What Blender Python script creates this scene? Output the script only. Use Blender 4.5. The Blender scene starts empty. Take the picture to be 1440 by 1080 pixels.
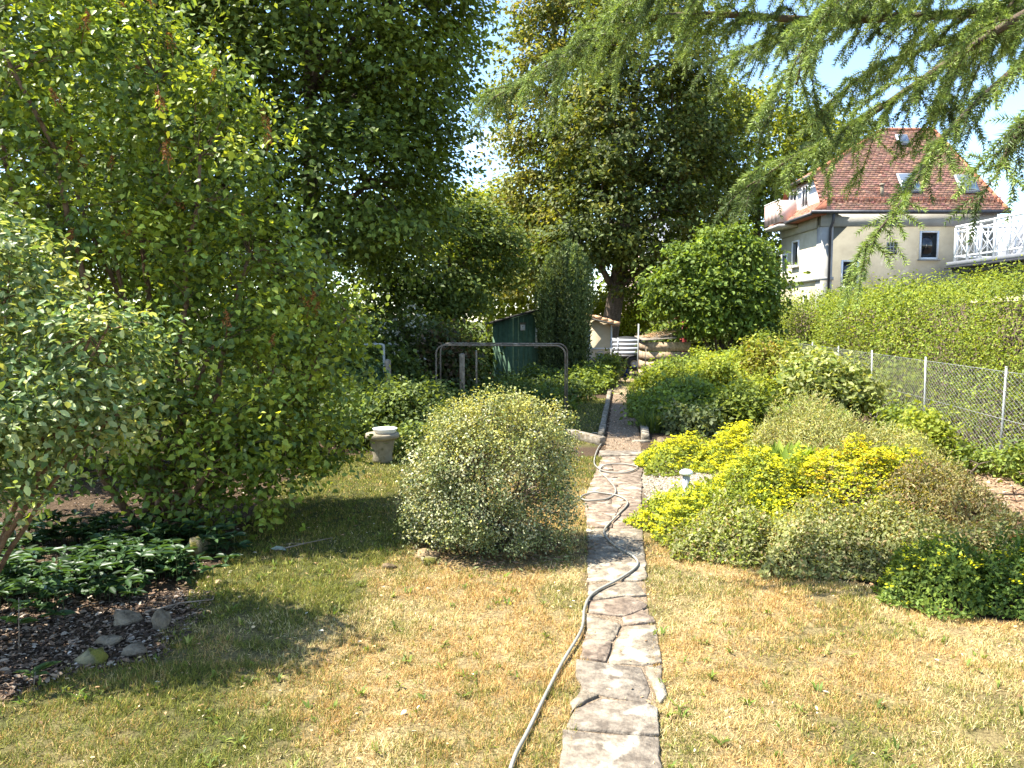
import bpy, math, numpy as np
from mathutils import Vector

# ------------------------------------------------------------------ camera, sky, sun, exposure
scn = bpy.context.scene
COL = scn.collection
CAM_H = 2.4
PITCH = math.atan(90 / 1080)
cam_d = bpy.data.cameras.new("camera")
cam_d.sensor_width = 36.0
cam_d.lens = 27.0
cam_d.clip_start = 0.05
cam_d.clip_end = 2000.0
cam = bpy.data.objects.new("camera", cam_d)
cam.location = (0, 0, CAM_H)
cam.rotation_euler = (math.pi / 2 - PITCH, 0, 0)
COL.objects.link(cam)
scn.camera = cam

SUN_EL = math.radians(59)
SUN_AZ = math.radians(-89.5)          # from +Y towards -X: the sun stands to the left
sun_dir = Vector((math.sin(SUN_AZ) * math.cos(SUN_EL), math.cos(SUN_AZ) * math.cos(SUN_EL), math.sin(SUN_EL)))

world = bpy.data.worlds.new("World")
scn.world = world
world.use_nodes = True
nt = world.node_tree
nt.nodes.clear()
w_out = nt.nodes.new("ShaderNodeOutputWorld")
w_bg = nt.nodes.new("ShaderNodeBackground")
w_sky = nt.nodes.new("ShaderNodeTexSky")
w_sky.sky_type = 'NISHITA'
w_sky.sun_disc = False
w_sky.sun_elevation = SUN_EL
w_sky.sun_rotation = SUN_AZ
w_sky.air_density = 1.0
w_sky.dust_density = 0.15
w_sky.ozone_density = 3.5
w_tc = nt.nodes.new("ShaderNodeTexCoord")
w_map = nt.nodes.new("ShaderNodeMapping")
w_map.inputs["Scale"].default_value = (1.0, 1.0, 2.6)
w_map.inputs["Location"].default_value = (0.31, 0.2, 0.1)
w_n = nt.nodes.new("ShaderNodeTexNoise")
w_n.inputs["Scale"].default_value = 3.2
w_n.inputs["Detail"].default_value = 9
w_n.inputs["Roughness"].default_value = 0.6
w_r = nt.nodes.new("ShaderNodeValToRGB")
w_r.color_ramp.elements[0].position = 0.55
w_r.color_ramp.elements[1].position = 0.78
w_mix = nt.nodes.new("ShaderNodeMix")
w_mix.data_type = 'RGBA'
w_mix.inputs[7].default_value = (7.5, 7.7, 8.0, 1)
w_bg.inputs["Strength"].default_value = 0.12
nt.links.new(w_tc.outputs["Generated"], w_map.inputs["Vector"])
nt.links.new(w_map.outputs[0], w_n.inputs["Vector"])
nt.links.new(w_n.outputs[0], w_r.inputs[0])
nt.links.new(w_r.outputs[0], w_mix.inputs[0])
nt.links.new(w_sky.outputs[0], w_mix.inputs[6])
nt.links.new(w_mix.outputs[2], w_bg.inputs["Color"])
nt.links.new(w_bg.outputs[0], w_out.inputs[0])

sl = bpy.data.lights.new("sun", 'SUN')
sl.energy = 4.7
sl.angle = math.radians(0.53)
sl.color = (1.0, 0.95, 0.86)
so = bpy.data.objects.new("sun", sl)
so.rotation_euler = (-sun_dir).to_track_quat('-Z', 'Y').to_euler()
so.location = (-20, 10, 30)
COL.objects.link(so)

scn.view_settings.view_transform = 'Standard'
scn.view_settings.look = 'None'
scn.view_settings.gamma = 1.0
scn.view_settings.exposure = 1.95
scn.view_settings.use_curve_mapping = False
scn.render.engine = 'CYCLES'
scn.cycles.use_denoising = True
scn.cycles.max_bounces = 8
scn.cycles.diffuse_bounces = 4
scn.cycles.transmission_bounces = 4
scn.cycles.transparent_max_bounces = 8
scn.cycles.caustics_reflective = False
scn.cycles.caustics_refractive = False

# ------------------------------------------------------------------ helpers
def survey(px, py, z=0.0):
    """metres on the level z for a sight line read off the 1440 x 1080 photograph"""
    u = (px - 720) / 1080; v = (540 - py) / 1080
    c, s = math.cos(PITCH), math.sin(PITCH)
    d = (u, c + v * s, -s + v * c)
    t = (z - CAM_H) / d[2]
    return d[0] * t, d[1] * t

def at(px, py, Y):
    u = (px - 720) / 1080; v = (540 - py) / 1080
    c, s = math.cos(PITCH), math.sin(PITCH)
    d = (u, c + v * s, -s + v * c)
    t = Y / d[1]
    return np.array((d[0] * t, Y, CAM_H + d[2] * t))

def hash2(ix, iy, seed):
    h = (ix * 374761393 + iy * 668265263 + seed * 1442695041) & 0xffffffff
    h = ((h ^ (h >> 13)) * 1274126177) & 0xffffffff
    return ((h ^ (h >> 16)) & 0xffff) / 65535.0

def vnoise(x, y, seed=0):
    x = np.asarray(x, float); y = np.asarray(y, float)
    ix = np.floor(x).astype(np.int64); iy = np.floor(y).astype(np.int64)
    fx = x - ix; fy = y - iy
    fx = fx * fx * (3 - 2 * fx); fy = fy * fy * (3 - 2 * fy)
    a = hash2(ix, iy, seed); b = hash2(ix + 1, iy, seed); c = hash2(ix, iy + 1, seed); d = hash2(ix + 1, iy + 1, seed)
    return (a * (1 - fx) + b * fx) * (1 - fy) + (c * (1 - fx) + d * fx) * fy

def fbm(x, y, seed=0, oct=4):
    r = 0; a = 0.5; t = 0
    for k in range(oct):
        r = r + a * vnoise(np.asarray(x) * 2 ** k, np.asarray(y) * 2 ** k, seed + k * 17); t += a; a *= 0.5
    return r / t

def sstep(a, b, x):
    t = np.clip((np.asarray(x, float) - a) / (b - a), 0, 1)
    return t * t * (3 - 2 * t)

def norm(v):
    return v / np.maximum(np.linalg.norm(v, axis=-1, keepdims=True), 1e-9)

class MB:
    def __init__(self):
        self.V = []; self.T = []; self.Q = []; self.C = []; self.n = 0
    def add(self, V, T=None, Q=None, C=None):
        V = np.asarray(V, float).reshape(-1, 3)
        if T is not None and len(T): self.T.append(np.asarray(T, np.int64).reshape(-1, 3) + self.n)
        if Q is not None and len(Q): self.Q.append(np.asarray(Q, np.int64).reshape(-1, 4) + self.n)
        if C is None: C = np.ones((len(V), 3))
        C = np.asarray(C, float)
        if C.ndim == 1: C = np.tile(C, (len(V), 1))
        self.V.append(V); self.C.append(C); self.n += len(V)
        return self
    def box(self, x0, x1, y0, y1, z0, z1, C=None):
        V = [(x, y, z) for z in (z0, z1) for y in (y0, y1) for x in (x0, x1)]
        Q = [(0, 2, 3, 1), (4, 5, 7, 6), (0, 1, 5, 4), (2, 6, 7, 3), (0, 4, 6, 2), (1, 3, 7, 5)]
        return self.add(V, None, Q, C)
    def bar(self, a, b, w, h=None, up=(0, 0, 1), C=None):
        a = np.array(a, float); b = np.array(b, float); h = h or w
        d = norm(b - a); u = np.array(up, float)
        if abs(np.dot(d, u)) > 0.95: u = np.array((0, 1.0, 0))
        s = norm(np.cross(d, u)); u = np.cross(s, d)
        V = [p + s * sx * w / 2 + u * sz * h / 2 for p in (a, b) for sz in (-1, 1) for sx in (-1, 1)]
        Q = [(0, 1, 3, 2), (4, 6, 7, 5), (0, 4, 5, 1), (2, 3, 7, 6), (0, 2, 6, 4), (1, 5, 7, 3)]
        return self.add(V, None, Q, C)
    def tube(self, P, R, sides=6, C=None, cap=True):
        P = np.asarray(P, float); n = len(P)
        R = np.broadcast_to(np.asarray(R, float), (n,))
        T = np.gradient(P, axis=0); T = norm(T)
        ref = np.array((0.31, 0.17, 0.93)) if abs(T[0, 2]) < 0.8 else np.array((0.95, 0.2, 0.1))
        S = norm(np.cross(T, ref)); U = np.cross(S, T)
        ang = np.arange(sides) * 2 * math.pi / sides
        V = P[:, None, :] + R[:, None, None] * (np.cos(ang)[None, :, None] * S[:, None, :] + np.sin(ang)[None, :, None] * U[:, None, :])
        i = np.arange(n - 1)[:, None] * sides; j = np.arange(sides)[None, :]; j2 = (j + 1) % sides
        Q = np.stack([i + j, i + j2, i + sides + j2, i + sides + j], -1).reshape(-1, 4)
        V = V.reshape(-1, 3); Tt = []
        if cap:
            V = np.vstack([V, P[0], P[-1]]); a = len(V) - 2
            for k in range(sides):
                Tt.append((a, (k + 1) % sides, k)); Tt.append((a + 1, (n - 1) * sides + k, (n - 1) * sides + (k + 1) % sides))
        return self.add(V, Tt, Q, C)
    def lathe(self, cx, cy, prof, sides=24, C=None):
        prof = np.asarray(prof, float); n = len(prof)
        ang = np.arange(sides) * 2 * math.pi / sides
        V = np.stack([cx + prof[:, 0:1] * np.cos(ang), cy + prof[:, 0:1] * np.sin(ang), np.repeat(prof[:, 1:2], sides, 1)], -1).reshape(-1, 3)
        i = np.arange(n - 1)[:, None] * sides; j = np.arange(sides)[None, :]; j2 = (j + 1) % sides
        Q = np.stack([i + j, i + j2, i + sides + j2, i + sides + j], -1).reshape(-1, 4)
        return self.add(V, None, Q, C)
    def prism(self, poly, z0, z1, C=None):
        n = len(poly); V = [(x, y, z0) for x, y in poly] + [(x, y, z1) for x, y in poly]
        c = np.mean(poly, 0); V += [(c[0], c[1], z0), (c[0], c[1], z1)]
        Q = [(k, (k + 1) % n, n + (k + 1) % n, n + k) for k in range(n)]
        T = [(2 * n + 1, n + k, n + (k + 1) % n) for k in range(n)] + [(2 * n, (k + 1) % n, k) for k in range(n)]
        return self.add(V, T, Q, C)
    def mesh(self, name, mat, origin=(0, 0, 0), smooth=False):
        V = np.vstack(self.V) - np.asarray(origin, float)
        C = np.vstack(self.C)
        me = bpy.data.meshes.new(name)
        T = np.vstack(self.T) if self.T else np.zeros((0, 3), np.int64)
        Q = np.vstack(self.Q) if self.Q else np.zeros((0, 4), np.int64)
        li = np.concatenate([T.ravel(), Q.ravel()]).astype(np.int32)
        ls = np.concatenate([np.arange(len(T)) * 3, len(T) * 3 + np.arange(len(Q)) * 4]).astype(np.int32)
        me.vertices.add(len(V)); me.vertices.foreach_set("co", V.astype(np.float32).ravel())
        me.loops.add(len(li)); me.loops.foreach_set("vertex_index", li)
        me.polygons.add(len(ls)); me.polygons.foreach_set("loop_start", ls)
        if smooth: me.polygons.foreach_set("use_smooth", np.ones(len(ls), bool))
        at_ = me.attributes.new("tint", 'FLOAT_COLOR', 'POINT')
        at_.data.foreach_set("color", np.hstack([C, np.ones((len(C), 1))]).astype(np.float32).ravel())
        me.update(calc_edges=True)
        me.materials.append(mat)
        return me
    def build(self, name, mat, parent=None, smooth=False, kind=None, origin=None):
        org = np.zeros(3)
        q = parent
        while q is not None:
            org = org + np.array(q.location); q = q.parent
        loc = (0, 0, 0)
        if origin is not None:
            loc = tuple(np.asarray(origin, float) - org); org = np.asarray(origin, float)
        o = bpy.data.objects.new(name, self.mesh(name, mat, org, smooth))
        COL.objects.link(o); o.parent = parent; o.location = loc
        if kind: o["kind"] = kind
        return o

def tag(o, label, cat, group=None, kind=None):
    o["label"] = label; o["category"] = cat
    if group: o["group"] = group
    if kind: o["kind"] = kind
    return o

def thing(name, label, cat, loc, group=None):
    o = bpy.data.objects.new(name, None); COL.objects.link(o)
    o.location = loc; o.empty_display_size = 0.1
    return tag(o, label, cat, group)

def share(src, parent, loc, rot=(0, 0, 0), scale=1.0, name=None):
    c = src.copy(); COL.objects.link(c); c.parent = parent
    c.location = loc; c.rotation_euler = rot
    c.scale = (scale,) * 3 if np.isscalar(scale) else scale
    return c

# ------------------------------------------------------------------ materials
def mat_base(name):
    m = bpy.data.materials.new(name); m.use_nodes = True
    t = m.node_tree; b = t.nodes["Principled BSDF"]
    return m, t, b

def leaf_mat(name, rough=0.5, trans=0.35, spec=0.35, warm=(1.25, 1.15, 0.45)):
    m, t, b = mat_base(name)
    a = t.nodes.new("ShaderNodeAttribute"); a.attribute_name = "tint"
    t.links.new(a.outputs["Color"], b.inputs["Base Color"])
    b.inputs["Roughness"].default_value = rough
    b.inputs["Specular IOR Level"].default_value = spec
    tr = t.nodes.new("ShaderNodeBsdfTranslucent")
    mx = t.nodes.new("ShaderNodeMix"); mx.data_type = 'RGBA'; mx.blend_type = 'MULTIPLY'
    mx.inputs[0].default_value = 1.0; mx.inputs[7].default_value = (*warm, 1)
    t.links.new(a.outputs["Color"], mx.inputs[6]); t.links.new(mx.outputs[2], tr.inputs["Color"])
    ms = t.nodes.new("ShaderNodeMixShader"); ms.inputs[0].default_value = trans
    t.links.new(b.outputs[0], ms.inputs[1]); t.links.new(tr.outputs[0], ms.inputs[2])
    t.links.new(ms.outputs[0], t.nodes["Material Output"].inputs[0])
    return m

def rough_mat(name, c1, c2, scale=6, rough=0.85, bump=0.3, detail=6, metallic=0, tint=False, spots=None, spec=0.3, bscale=None, lo=0.35, hi=0.65):
    m, t, b = mat_base(name)
    tc = t.nodes.new("ShaderNodeNewGeometry")
    n = t.nodes.new("ShaderNodeTexNoise"); n.inputs["Scale"].default_value = scale; n.inputs["Detail"].default_value = detail
    n.inputs["Roughness"].default_value = 0.65
    t.links.new(tc.outputs["Position"], n.inputs["Vector"])
    r = t.nodes.new("ShaderNodeValToRGB")
    r.color_ramp.elements[0].position = lo; r.color_ramp.elements[0].color = (*c1, 1)
    r.color_ramp.elements[1].position = hi; r.color_ramp.elements[1].color = (*c2, 1)
    t.links.new(n.outputs[0], r.inputs[0])
    out = r.outputs[0]
    if spots:
        sc_, col_, th = spots
        n2 = t.nodes.new("ShaderNodeTexNoise"); n2.inputs["Scale"].default_value = sc_; n2.inputs["Detail"].default_value = 5
        t.links.new(tc.outputs["Position"], n2.inputs["Vector"])
        r2 = t.nodes.new("ShaderNodeValToRGB"); r2.color_ramp.elements[0].position = th; r2.color_ramp.elements[1].position = th + 0.08
        t.links.new(n2.outputs[0], r2.inputs[0])
        mx = t.nodes.new("ShaderNodeMix"); mx.data_type = 'RGBA'; mx.inputs[7].default_value = (*col_, 1)
        t.links.new(r2.outputs[0], mx.inputs[0]); t.links.new(out, mx.inputs[6]); out = mx.outputs[2]
    if tint:
        a = t.nodes.new("ShaderNodeAttribute"); a.attribute_name = "tint"
        mx = t.nodes.new("ShaderNodeMix"); mx.data_type = 'RGBA'; mx.blend_type = 'MULTIPLY'; mx.inputs[0].default_value = 1
        t.links.new(out, mx.inputs[6]); t.links.new(a.outputs["Color"], mx.inputs[7]); out = mx.outputs[2]
    t.links.new(out, b.inputs["Base Color"])
    b.inputs["Roughness"].default_value = rough; b.inputs["Metallic"].default_value = metallic
    b.inputs["Specular IOR Level"].default_value = spec
    if bump:
        n3 = t.nodes.new("ShaderNodeTexNoise"); n3.inputs["Scale"].default_value = bscale or scale * 5; n3.inputs["Detail"].default_value = 6
        t.links.new(tc.outputs["Position"], n3.inputs["Vector"])
        bp = t.nodes.new("ShaderNodeBump"); bp.inputs["Strength"].default_value = bump; bp.inputs["Distance"].default_value = 0.02
        t.links.new(n3.outputs[0], bp.inputs["Height"]); t.links.new(bp.outputs[0], b.inputs["Normal"])
    return m

M = {}
M["leaf"] = leaf_mat("leaf_soft", 0.55, 0.45, 0.22)
M["leaf_gloss"] = leaf_mat("leaf_glossy", 0.42, 0.38, 0.35)
M["leaf_thin"] = leaf_mat("leaf_thin", 0.5, 0.5)
M["leaf_dark"] = leaf_mat("leaf_dark", 0.5, 0.25, 0.3)
M["needle"] = leaf_mat("needle", 0.5, 0.3, 0.35, (1.1, 1.1, 0.6))
M["grass"] = leaf_mat("grass_blade", 0.7, 0.25, 0.15, (1.1, 1.0, 0.7))
M["bark"] = rough_mat("bark", (0.05, 0.035, 0.025), (0.14, 0.10, 0.07), 9, 0.9, 0.6)
M["bark_brown"] = rough_mat("bark_brown", (0.10, 0.055, 0.028), (0.24, 0.15, 0.085), 11, 0.9, 0.6)
M["twig"] = rough_mat("twig", (0.14, 0.10, 0.07), (0.32, 0.26, 0.19), 14, 0.9, 0.3)
M["soil_tint"] = rough_mat("ground_cover", (0.38, 0.36, 0.34), (1.35, 1.35, 1.32), 42, 0.95, 1.0, 9, tint=True, spec=0.1, bscale=90)
M["litter"] = rough_mat("litter", (0.75, 0.75, 0.75), (1.15, 1.15, 1.15), 20, 0.9, 0.2, tint=True, spec=0.15)
M["flag"] = rough_mat("flagstone", (0.10, 0.083, 0.065), (0.27, 0.236, 0.188), 11, 0.9, 0.9, 10, tint=True, spots=(5.0, (0.33, 0.30, 0.245), 0.54), bscale=30, lo=0.38, hi=0.66)
M["stone"] = rough_mat("field_stone", (0.09, 0.075, 0.055), (0.27, 0.24, 0.19), 8, 0.9, 0.8, 8, tint=True)
M["moss_stone"] = rough_mat("mossy_stone", (0.10, 0.09, 0.05), (0.26, 0.22, 0.12), 9, 0.95, 0.8, 8, spots=(6, (0.13, 0.12, 0.02), 0.48))
M["concrete"] = rough_mat("concrete", (0.17, 0.145, 0.095), (0.29, 0.25, 0.18), 5, 0.9, 0.3, spots=(7, (0.12, 0.105, 0.055), 0.58))
M["kerb"] = rough_mat("kerb_stone", (0.12, 0.10, 0.075), (0.32, 0.29, 0.235), 8, 0.92, 0.6, tint=True, spots=(9, (0.13, 0.11, 0.07), 0.55))
M["hose"] = rough_mat("hose", (0.20, 0.19, 0.155), (0.28, 0.265, 0.22), 4, 0.55, 0.0)
M["rust_pipe"] = rough_mat("rusty_pipe", (0.12, 0.08, 0.05), (0.28, 0.24, 0.18), 5, 0.7, 0.2, metallic=0.2)
M["galv"] = rough_mat("galvanised", (0.28, 0.29, 0.285), (0.42, 0.43, 0.42), 6, 0.5, 0.05, metallic=0.35)
M["grey_pipe"] = rough_mat("grey_pipe", (0.30, 0.32, 0.30), (0.46, 0.47, 0.44), 5, 0.6, 0.05, metallic=0.2)
M["old_wood"] = rough_mat("old_wood", (0.16, 0.13, 0.10), (0.33, 0.29, 0.23), 12, 0.9, 0.4, tint=True)
M["green_paint"] = rough_mat("green_paint", (0.065, 0.125, 0.075), (0.10, 0.18, 0.11), 7, 0.75, 0.15, tint=True)
M["tar"] = rough_mat("tar_felt", (0.03, 0.03, 0.028), (0.08, 0.075, 0.065), 8, 0.9, 0.3)
M["white_paint"] = rough_mat("white_paint", (0.70, 0.70, 0.68), (0.82, 0.82, 0.80), 5, 0.5, 0.03)
M["china"] = rough_mat("white_dish", (0.66, 0.67, 0.66), (0.78, 0.78, 0.77), 5, 0.3, 0.0, spec=0.5)
M["cream"] = rough_mat("cream_render", (0.50, 0.41, 0.27), (0.60, 0.50, 0.34), 3, 0.9, 0.1)
M["plaster"] = rough_mat("unlit_tone_plaster", (0.155, 0.142, 0.105), (0.215, 0.20, 0.15), 1.1, 0.92, 0.12, 8, spots=(2.4, (0.26, 0.245, 0.195), 0.66))  # darker grey puts the unlit front wall's shade into the colour
M["plaster_side"] = rough_mat("sunlit_tone_plaster", (0.40, 0.355, 0.24), (0.50, 0.45, 0.32), 1.5, 0.92, 0.1)  # paler cream puts the sun on the house side into the colour
M["trim"] = rough_mat("pale_trim", (0.30, 0.288, 0.255), (0.38, 0.365, 0.33), 2, 0.85, 0.05)
M["gable_white"] = rough_mat("gable_white", (0.55, 0.54, 0.52), (0.64, 0.63, 0.61), 2, 0.85, 0.05)
M["tile"] = rough_mat("roof_tile", (0.80, 0.80, 0.80), (1.15, 1.15, 1.15), 18, 0.85, 0.2, tint=True)
M["tile_under"] = rough_mat("roof_under", (0.20, 0.075, 0.045), (0.30, 0.11, 0.065), 6, 0.9, 0.1)
M["gutter"] = rough_mat("dark_gutter", (0.045, 0.045, 0.05), (0.08, 0.08, 0.085), 4, 0.5, 0.0, metallic=0.4)
M["zinc"] = rough_mat("grey_sheet_roof", (0.28, 0.29, 0.31), (0.36, 0.37, 0.39), 3, 0.45, 0.03, metallic=0.5)
M["alu"] = rough_mat("trailer_aluminium", (0.34, 0.35, 0.37), (0.46, 0.47, 0.49), 3, 0.5, 0.0, metallic=0.15)
M["rubber"] = rough_mat("rubber", (0.018, 0.018, 0.018), (0.035, 0.035, 0.035), 9, 0.8, 0.1)
M["red"] = rough_mat("red_steel", (0.20, 0.022, 0.02), (0.32, 0.04, 0.03), 5, 0.6, 0.05)
M["pinkglass"] = rough_mat("pink_panel", (0.66, 0.46, 0.40), (0.74, 0.54, 0.47), 2, 0.4, 0.0)
M["straw"] = rough_mat("straw", (0.8, 0.8, 0.8), (1.15, 1.15, 1.15), 20, 0.9, 0.2, tint=True)
M["blue"] = rough_mat("blue_plastic", (0.02, 0.04, 0.22), (0.03, 0.06, 0.30), 4, 0.45, 0.0)
M["greymetal"] = rough_mat("can_metal", (0.22, 0.23, 0.24), (0.33, 0.34, 0.35), 5, 0.5, 0.05, metallic=0.5)
M["flower"] = leaf_mat("flower_petal", 0.6, 0.3, 0.15, (1.1, 1.05, 0.7))
def glass_mat():
    m, t, b = mat_base("dark_window_glass")
    b.inputs["Base Color"].default_value = (0.012, 0.014, 0.015, 1); b.inputs["Roughness"].default_value = 0.06
    b.inputs["Specular IOR Level"].default_value = 0.6
    return m
M["glass"] = glass_mat()
def skyglass_mat():
    m, t, b = mat_base("skylight_glass")
    b.inputs["Base Color"].default_value = (0.16, 0.19, 0.22, 1); b.inputs["Roughness"].default_value = 0.05
    b.inputs["Metallic"].default_value = 0.5
    return m
M["skyglass"] = skyglass_mat()

# ------------------------------------------------------------------ foliage helpers
TM = {
    "kite": (np.array([(0, 0, 0), (.42, .5, .10), (1, 0, -.05), (.42, -.5, .10)]), np.array([(0, 2, 1), (0, 3, 2)])),
    "oval": (np.array([(0, 0, 0), (.3, .42, .07), (.72, .34, .02), (1, 0, -.12), (.72, -.34, .02), (.3, -.42, .07)]),
             np.array([(0, 2, 1), (0, 3, 2), (0, 4, 3), (0, 5, 4)])),
    "heart": (np.array([(0, 0, 0), (.04, .34, .09), (.38, .47, .09), (1, 0, -.15), (.38, -.47, .09), (.04, -.34, .09)]),
              np.array([(0, 2, 1), (0, 3, 2), (0, 4, 3), (0, 5, 4)])),
    "blade": (np.array([(0, -.5, 0), (0, .5, 0), (1, 0, 0)]), np.array([(0, 1, 2)])),
    "arch": (np.array([(0, -.35, 0), (0, .35, 0), (.5, .5, .10), (.5, -.5, .10), (1, 0, -.10)]), np.array([(0, 1, 2), (0, 2, 3), (3, 2, 4)])),
}

def put_leaves(mb, P, A, N, L, W, tmpl, C):
    """P base points, A axis, N normal, L length, W width, C colour: one leaf each"""
    t, F = TM[tmpl]
    n = len(P); k = len(t)
    A = norm(A); S = norm(np.cross(A, N)); N = np.cross(S, A)
    L = np.broadcast_to(L, (n,)); W = np.broadcast_to(W, (n,))
    V = P[:, None, :] + (L[:, None] * t[None, :, 0])[..., None] * A[:, None, :] + (W[:, None] * t[None, :, 1])[..., None] * S[:, None, :] + (L[:, None] * t[None, :, 2])[..., None] * N[:, None, :]
    T = (np.arange(n)[:, None, None] * k + F[None]).reshape(-1, 3)
    mb.add(V.reshape(-1, 3), T, None, np.repeat(C, k, 0))

def pick_tint(rng, n, tints, spread=0.25):
    t = np.array([c for c, w in tints]); w = np.array([w for c, w in tints], float); w /= w.sum()
    c = t[rng.choice(len(t), n, p=w)]
    return c * (1 + spread * rng.standard_normal((n, 1)).clip(-2, 2)).clip(0.3, 2)

def lobe_points(rng, lobes, n, lo=0.72, hi=1.05, zmin=-0.75, keep=0.72):
    lobes = np.array(lobes, float)
    w = (lobes[:, 3] * lobes[:, 4] * lobes[:, 5]) ** 0.66; w /= w.sum()
    P = np.zeros((0, 3)); O = np.zeros((0, 3))
    while len(P) < n:
        m = n * 2
        i = rng.choice(len(lobes), m, p=w)
        d = norm(rng.standard_normal((m, 3)))
        ok = d[:, 2] > zmin
        r = lo + (hi - lo) * rng.random(m) ** 0.6
        big = np.maximum(lobes[i, 3], .35)
        rough_ = fbm(d[:, 0] * 2.2 + i * 7.3 + 40, d[:, 1] * 2.2 + d[:, 2] * 3.1 + 40, 60, 3)
        r = r * (0.58 + 0.86 * rough_) * np.where(rng.random(m) < 0.08, 1.10 + 0.18 * rng.random(m), 1.0)
        p = lobes[i, :3] + d * lobes[i, 3:6] * r[:, None]
        for k in range(len(lobes)):
            q = np.linalg.norm((p - lobes[k, :3]) / lobes[k, 3:6], axis=1)
            ok &= (q > keep) | (i == k)
        P = np.vstack([P, p[ok]]); O = np.vstack([O, norm(d[ok] / lobes[i[ok], 3:6])])
    return P[:n], O[:n]

def clump_leaves(mb, rng, P, O, per, cr, L, W, tmpl, tints, up=0.6, out=0.6, rnd=0.7, droop=0.25, flat=0.6, spread=0.2, cspread=0.18, yellow_top=None):
    n = len(P); m = n * per
    i = np.repeat(np.arange(n), per)
    off = rng.standard_normal((m, 3)) * cr * 0.5
    off[:, 2] *= flat
    p = P[i] + off
    o = O[i]
    nn = norm(o * out + np.array((0, 0, up)) + rng.standard_normal((m, 3)) * rnd)
    a = norm(rng.standard_normal((m, 3)) + o * 0.5 + np.array((0, 0, -droop)) * 2)
    a = norm(a - nn * (a * nn).sum(1, keepdims=True))
    ct = pick_tint(rng, n, tints, cspread)[i]
    c = ct * (1 + spread * rng.standard_normal((m, 1)).clip(-2, 2)).clip(0.3, 2)
    s = (0.7 + 0.6 * rng.random(m))
    put_leaves(mb, p, a, nn, L * s, W * s, tmpl, c)

def limb(rng, a, b, n=7, wob=0.08, sag=0.0):
    a = np.array(a, float); b = np.array(b, float); t = np.linspace(0, 1, n)[:, None]
    d = np.linalg.norm(b - a)
    P = a + (b - a) * t
    w = np.cumsum(rng.standard_normal((n, 3)), 0) * wob * d / n
    w = w - t * w[-1]
    P = P + w
    P[:, 2] += sag * d * 4 * t[:, 0] * (1 - t[:, 0])
    return P

def tree(name, label, cat, base, lobes, n_clumps, per, cr, L, W, tints, trunk_r, seed, mat="leaf", tmpl="kite", group=None, bark="bark",
         trunk_top=None, zmin=-0.8, lo=0.6, hi=1.06, droop=0.25, stems=1, branchlets=60, keep=0.72, extra=None, **kw):
    rng = np.random.default_rng(seed)
    root = thing(name, label, cat, base, group)
    base = np.array(base, float)
    lob = np.array(lobes, float)
    P, O = lobe_points(rng, lobes, n_clumps, lo, hi, zmin, keep)
    tb = MB(); bb = MB()
    top = np.array(trunk_top if trunk_top is not None else (base[0], base[1], lob[:, 2].max()), float)
    if stems == 1:
        tr = limb(rng, base - np.array((0, 0, 0.1)), top, 12, 0.05)
        rr = trunk_r * np.linspace(1, 0.22, 12); rr[0] *= 1.35
        tb.tube(tr, rr, 10)
    else:
        tr = None; sts = []
        for k in range(stems):
            an = rng.random() * 6.28; sp = trunk_r * (2 + 3 * rng.random())
            l = lob[k % len(lob)]
            st = limb(rng, base + np.array((math.cos(an) * sp, math.sin(an) * sp, -0.05)), l[:3] + rng.standard_normal(3) * l[3:6] * 0.3, 9, 0.12)
            tb.tube(st, trunk_r * np.linspace(1, 0.35, 9), 7); sts.append(st)
    ends = []
    for l in lob:
        if tr is not None:
            hgt = np.clip((l[2] - l[5] * 0.5 - base[2]) / max(top[2] - base[2], 0.1), 0.12, 0.9)
            s = tr[int(hgt * 11)]
            b = limb(rng, s, l[:3] + np.array((0, 0, 0.2 * l[5])), 8, 0.12, 0.03)
            r0 = trunk_r * 0.5 * (1 - 0.6 * hgt)
            bb.tube(b, np.linspace(r0, r0 * 0.3, 8), 7)
            ends.append(b)
    if stems > 1: ends = sts
    sel = rng.choice(len(P), min(branchlets, len(P)), replace=False)
    E = np.vstack([e[2:] for e in ends])
    for k in sel:
        j = np.argmin(np.linalg.norm(E - P[k], axis=1) + rng.random(len(E)) * 0.5)
        b = limb(rng, E[j], P[k], 6, 0.15, 0.03)
        r0 = max(trunk_r * 0.13, 0.006)
        bb.tube(b, np.linspace(r0, r0 * 0.25, 6), 5)
    tb.build("trunk", M[bark], root, smooth=True)
    if bb.n: bb.build("branches", M[bark], root, smooth=True, kind="stuff")
    cb = MB()
    clump_leaves(cb, rng, P, O, per, cr, L, W, tmpl, tints, droop=droop, **kw)
    if extra is not None: extra(cb, rng, P, O)
    cb.build("crown", M[mat], root, kind="stuff")
    return root, P, O

# ------------------------------------------------------------------ terrain
AX = 0.153        # the garden runs this much to the side per metre of depth
LEFT_Y = np.array([3.0, 4.68, 5.07, 5.24, 5.87, 7.26, 7.96, 9.47, 12.23, 13.2])
LEFT_X = np.array([-3.9, -3.24, -3.02, -2.61, -2.62, -2.89, -2.94, -3.25, -3.4, -3.3])
PL_Y = np.array([3.0, 3.94, 5.77, 7.96, 10.24, 13.39, 24.66, 35.07]); PL_X = np.array([0.16, 0.29, 0.55, 0.80, 0.98, 1.60, 3.24, 4.82])
PR_Y = np.array([3.0, 3.94, 5.77, 7.96, 10.24, 13.39, 24.66, 35.07]); PR_X = np.array([0.68, 0.83, 1.10, 1.40, 1.75, 2.32, 3.98, 5.58])
BF_Y = np.array([5.0, 5.3, 5.73, 6.01, 6.67, 7.26, 7.6, 8.65, 9.6]); BF_X = np.array([7.0, 6.2, 4.6, 3.75, 3.35, 2.85, 2.2, 1.72, 1.75])
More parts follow.
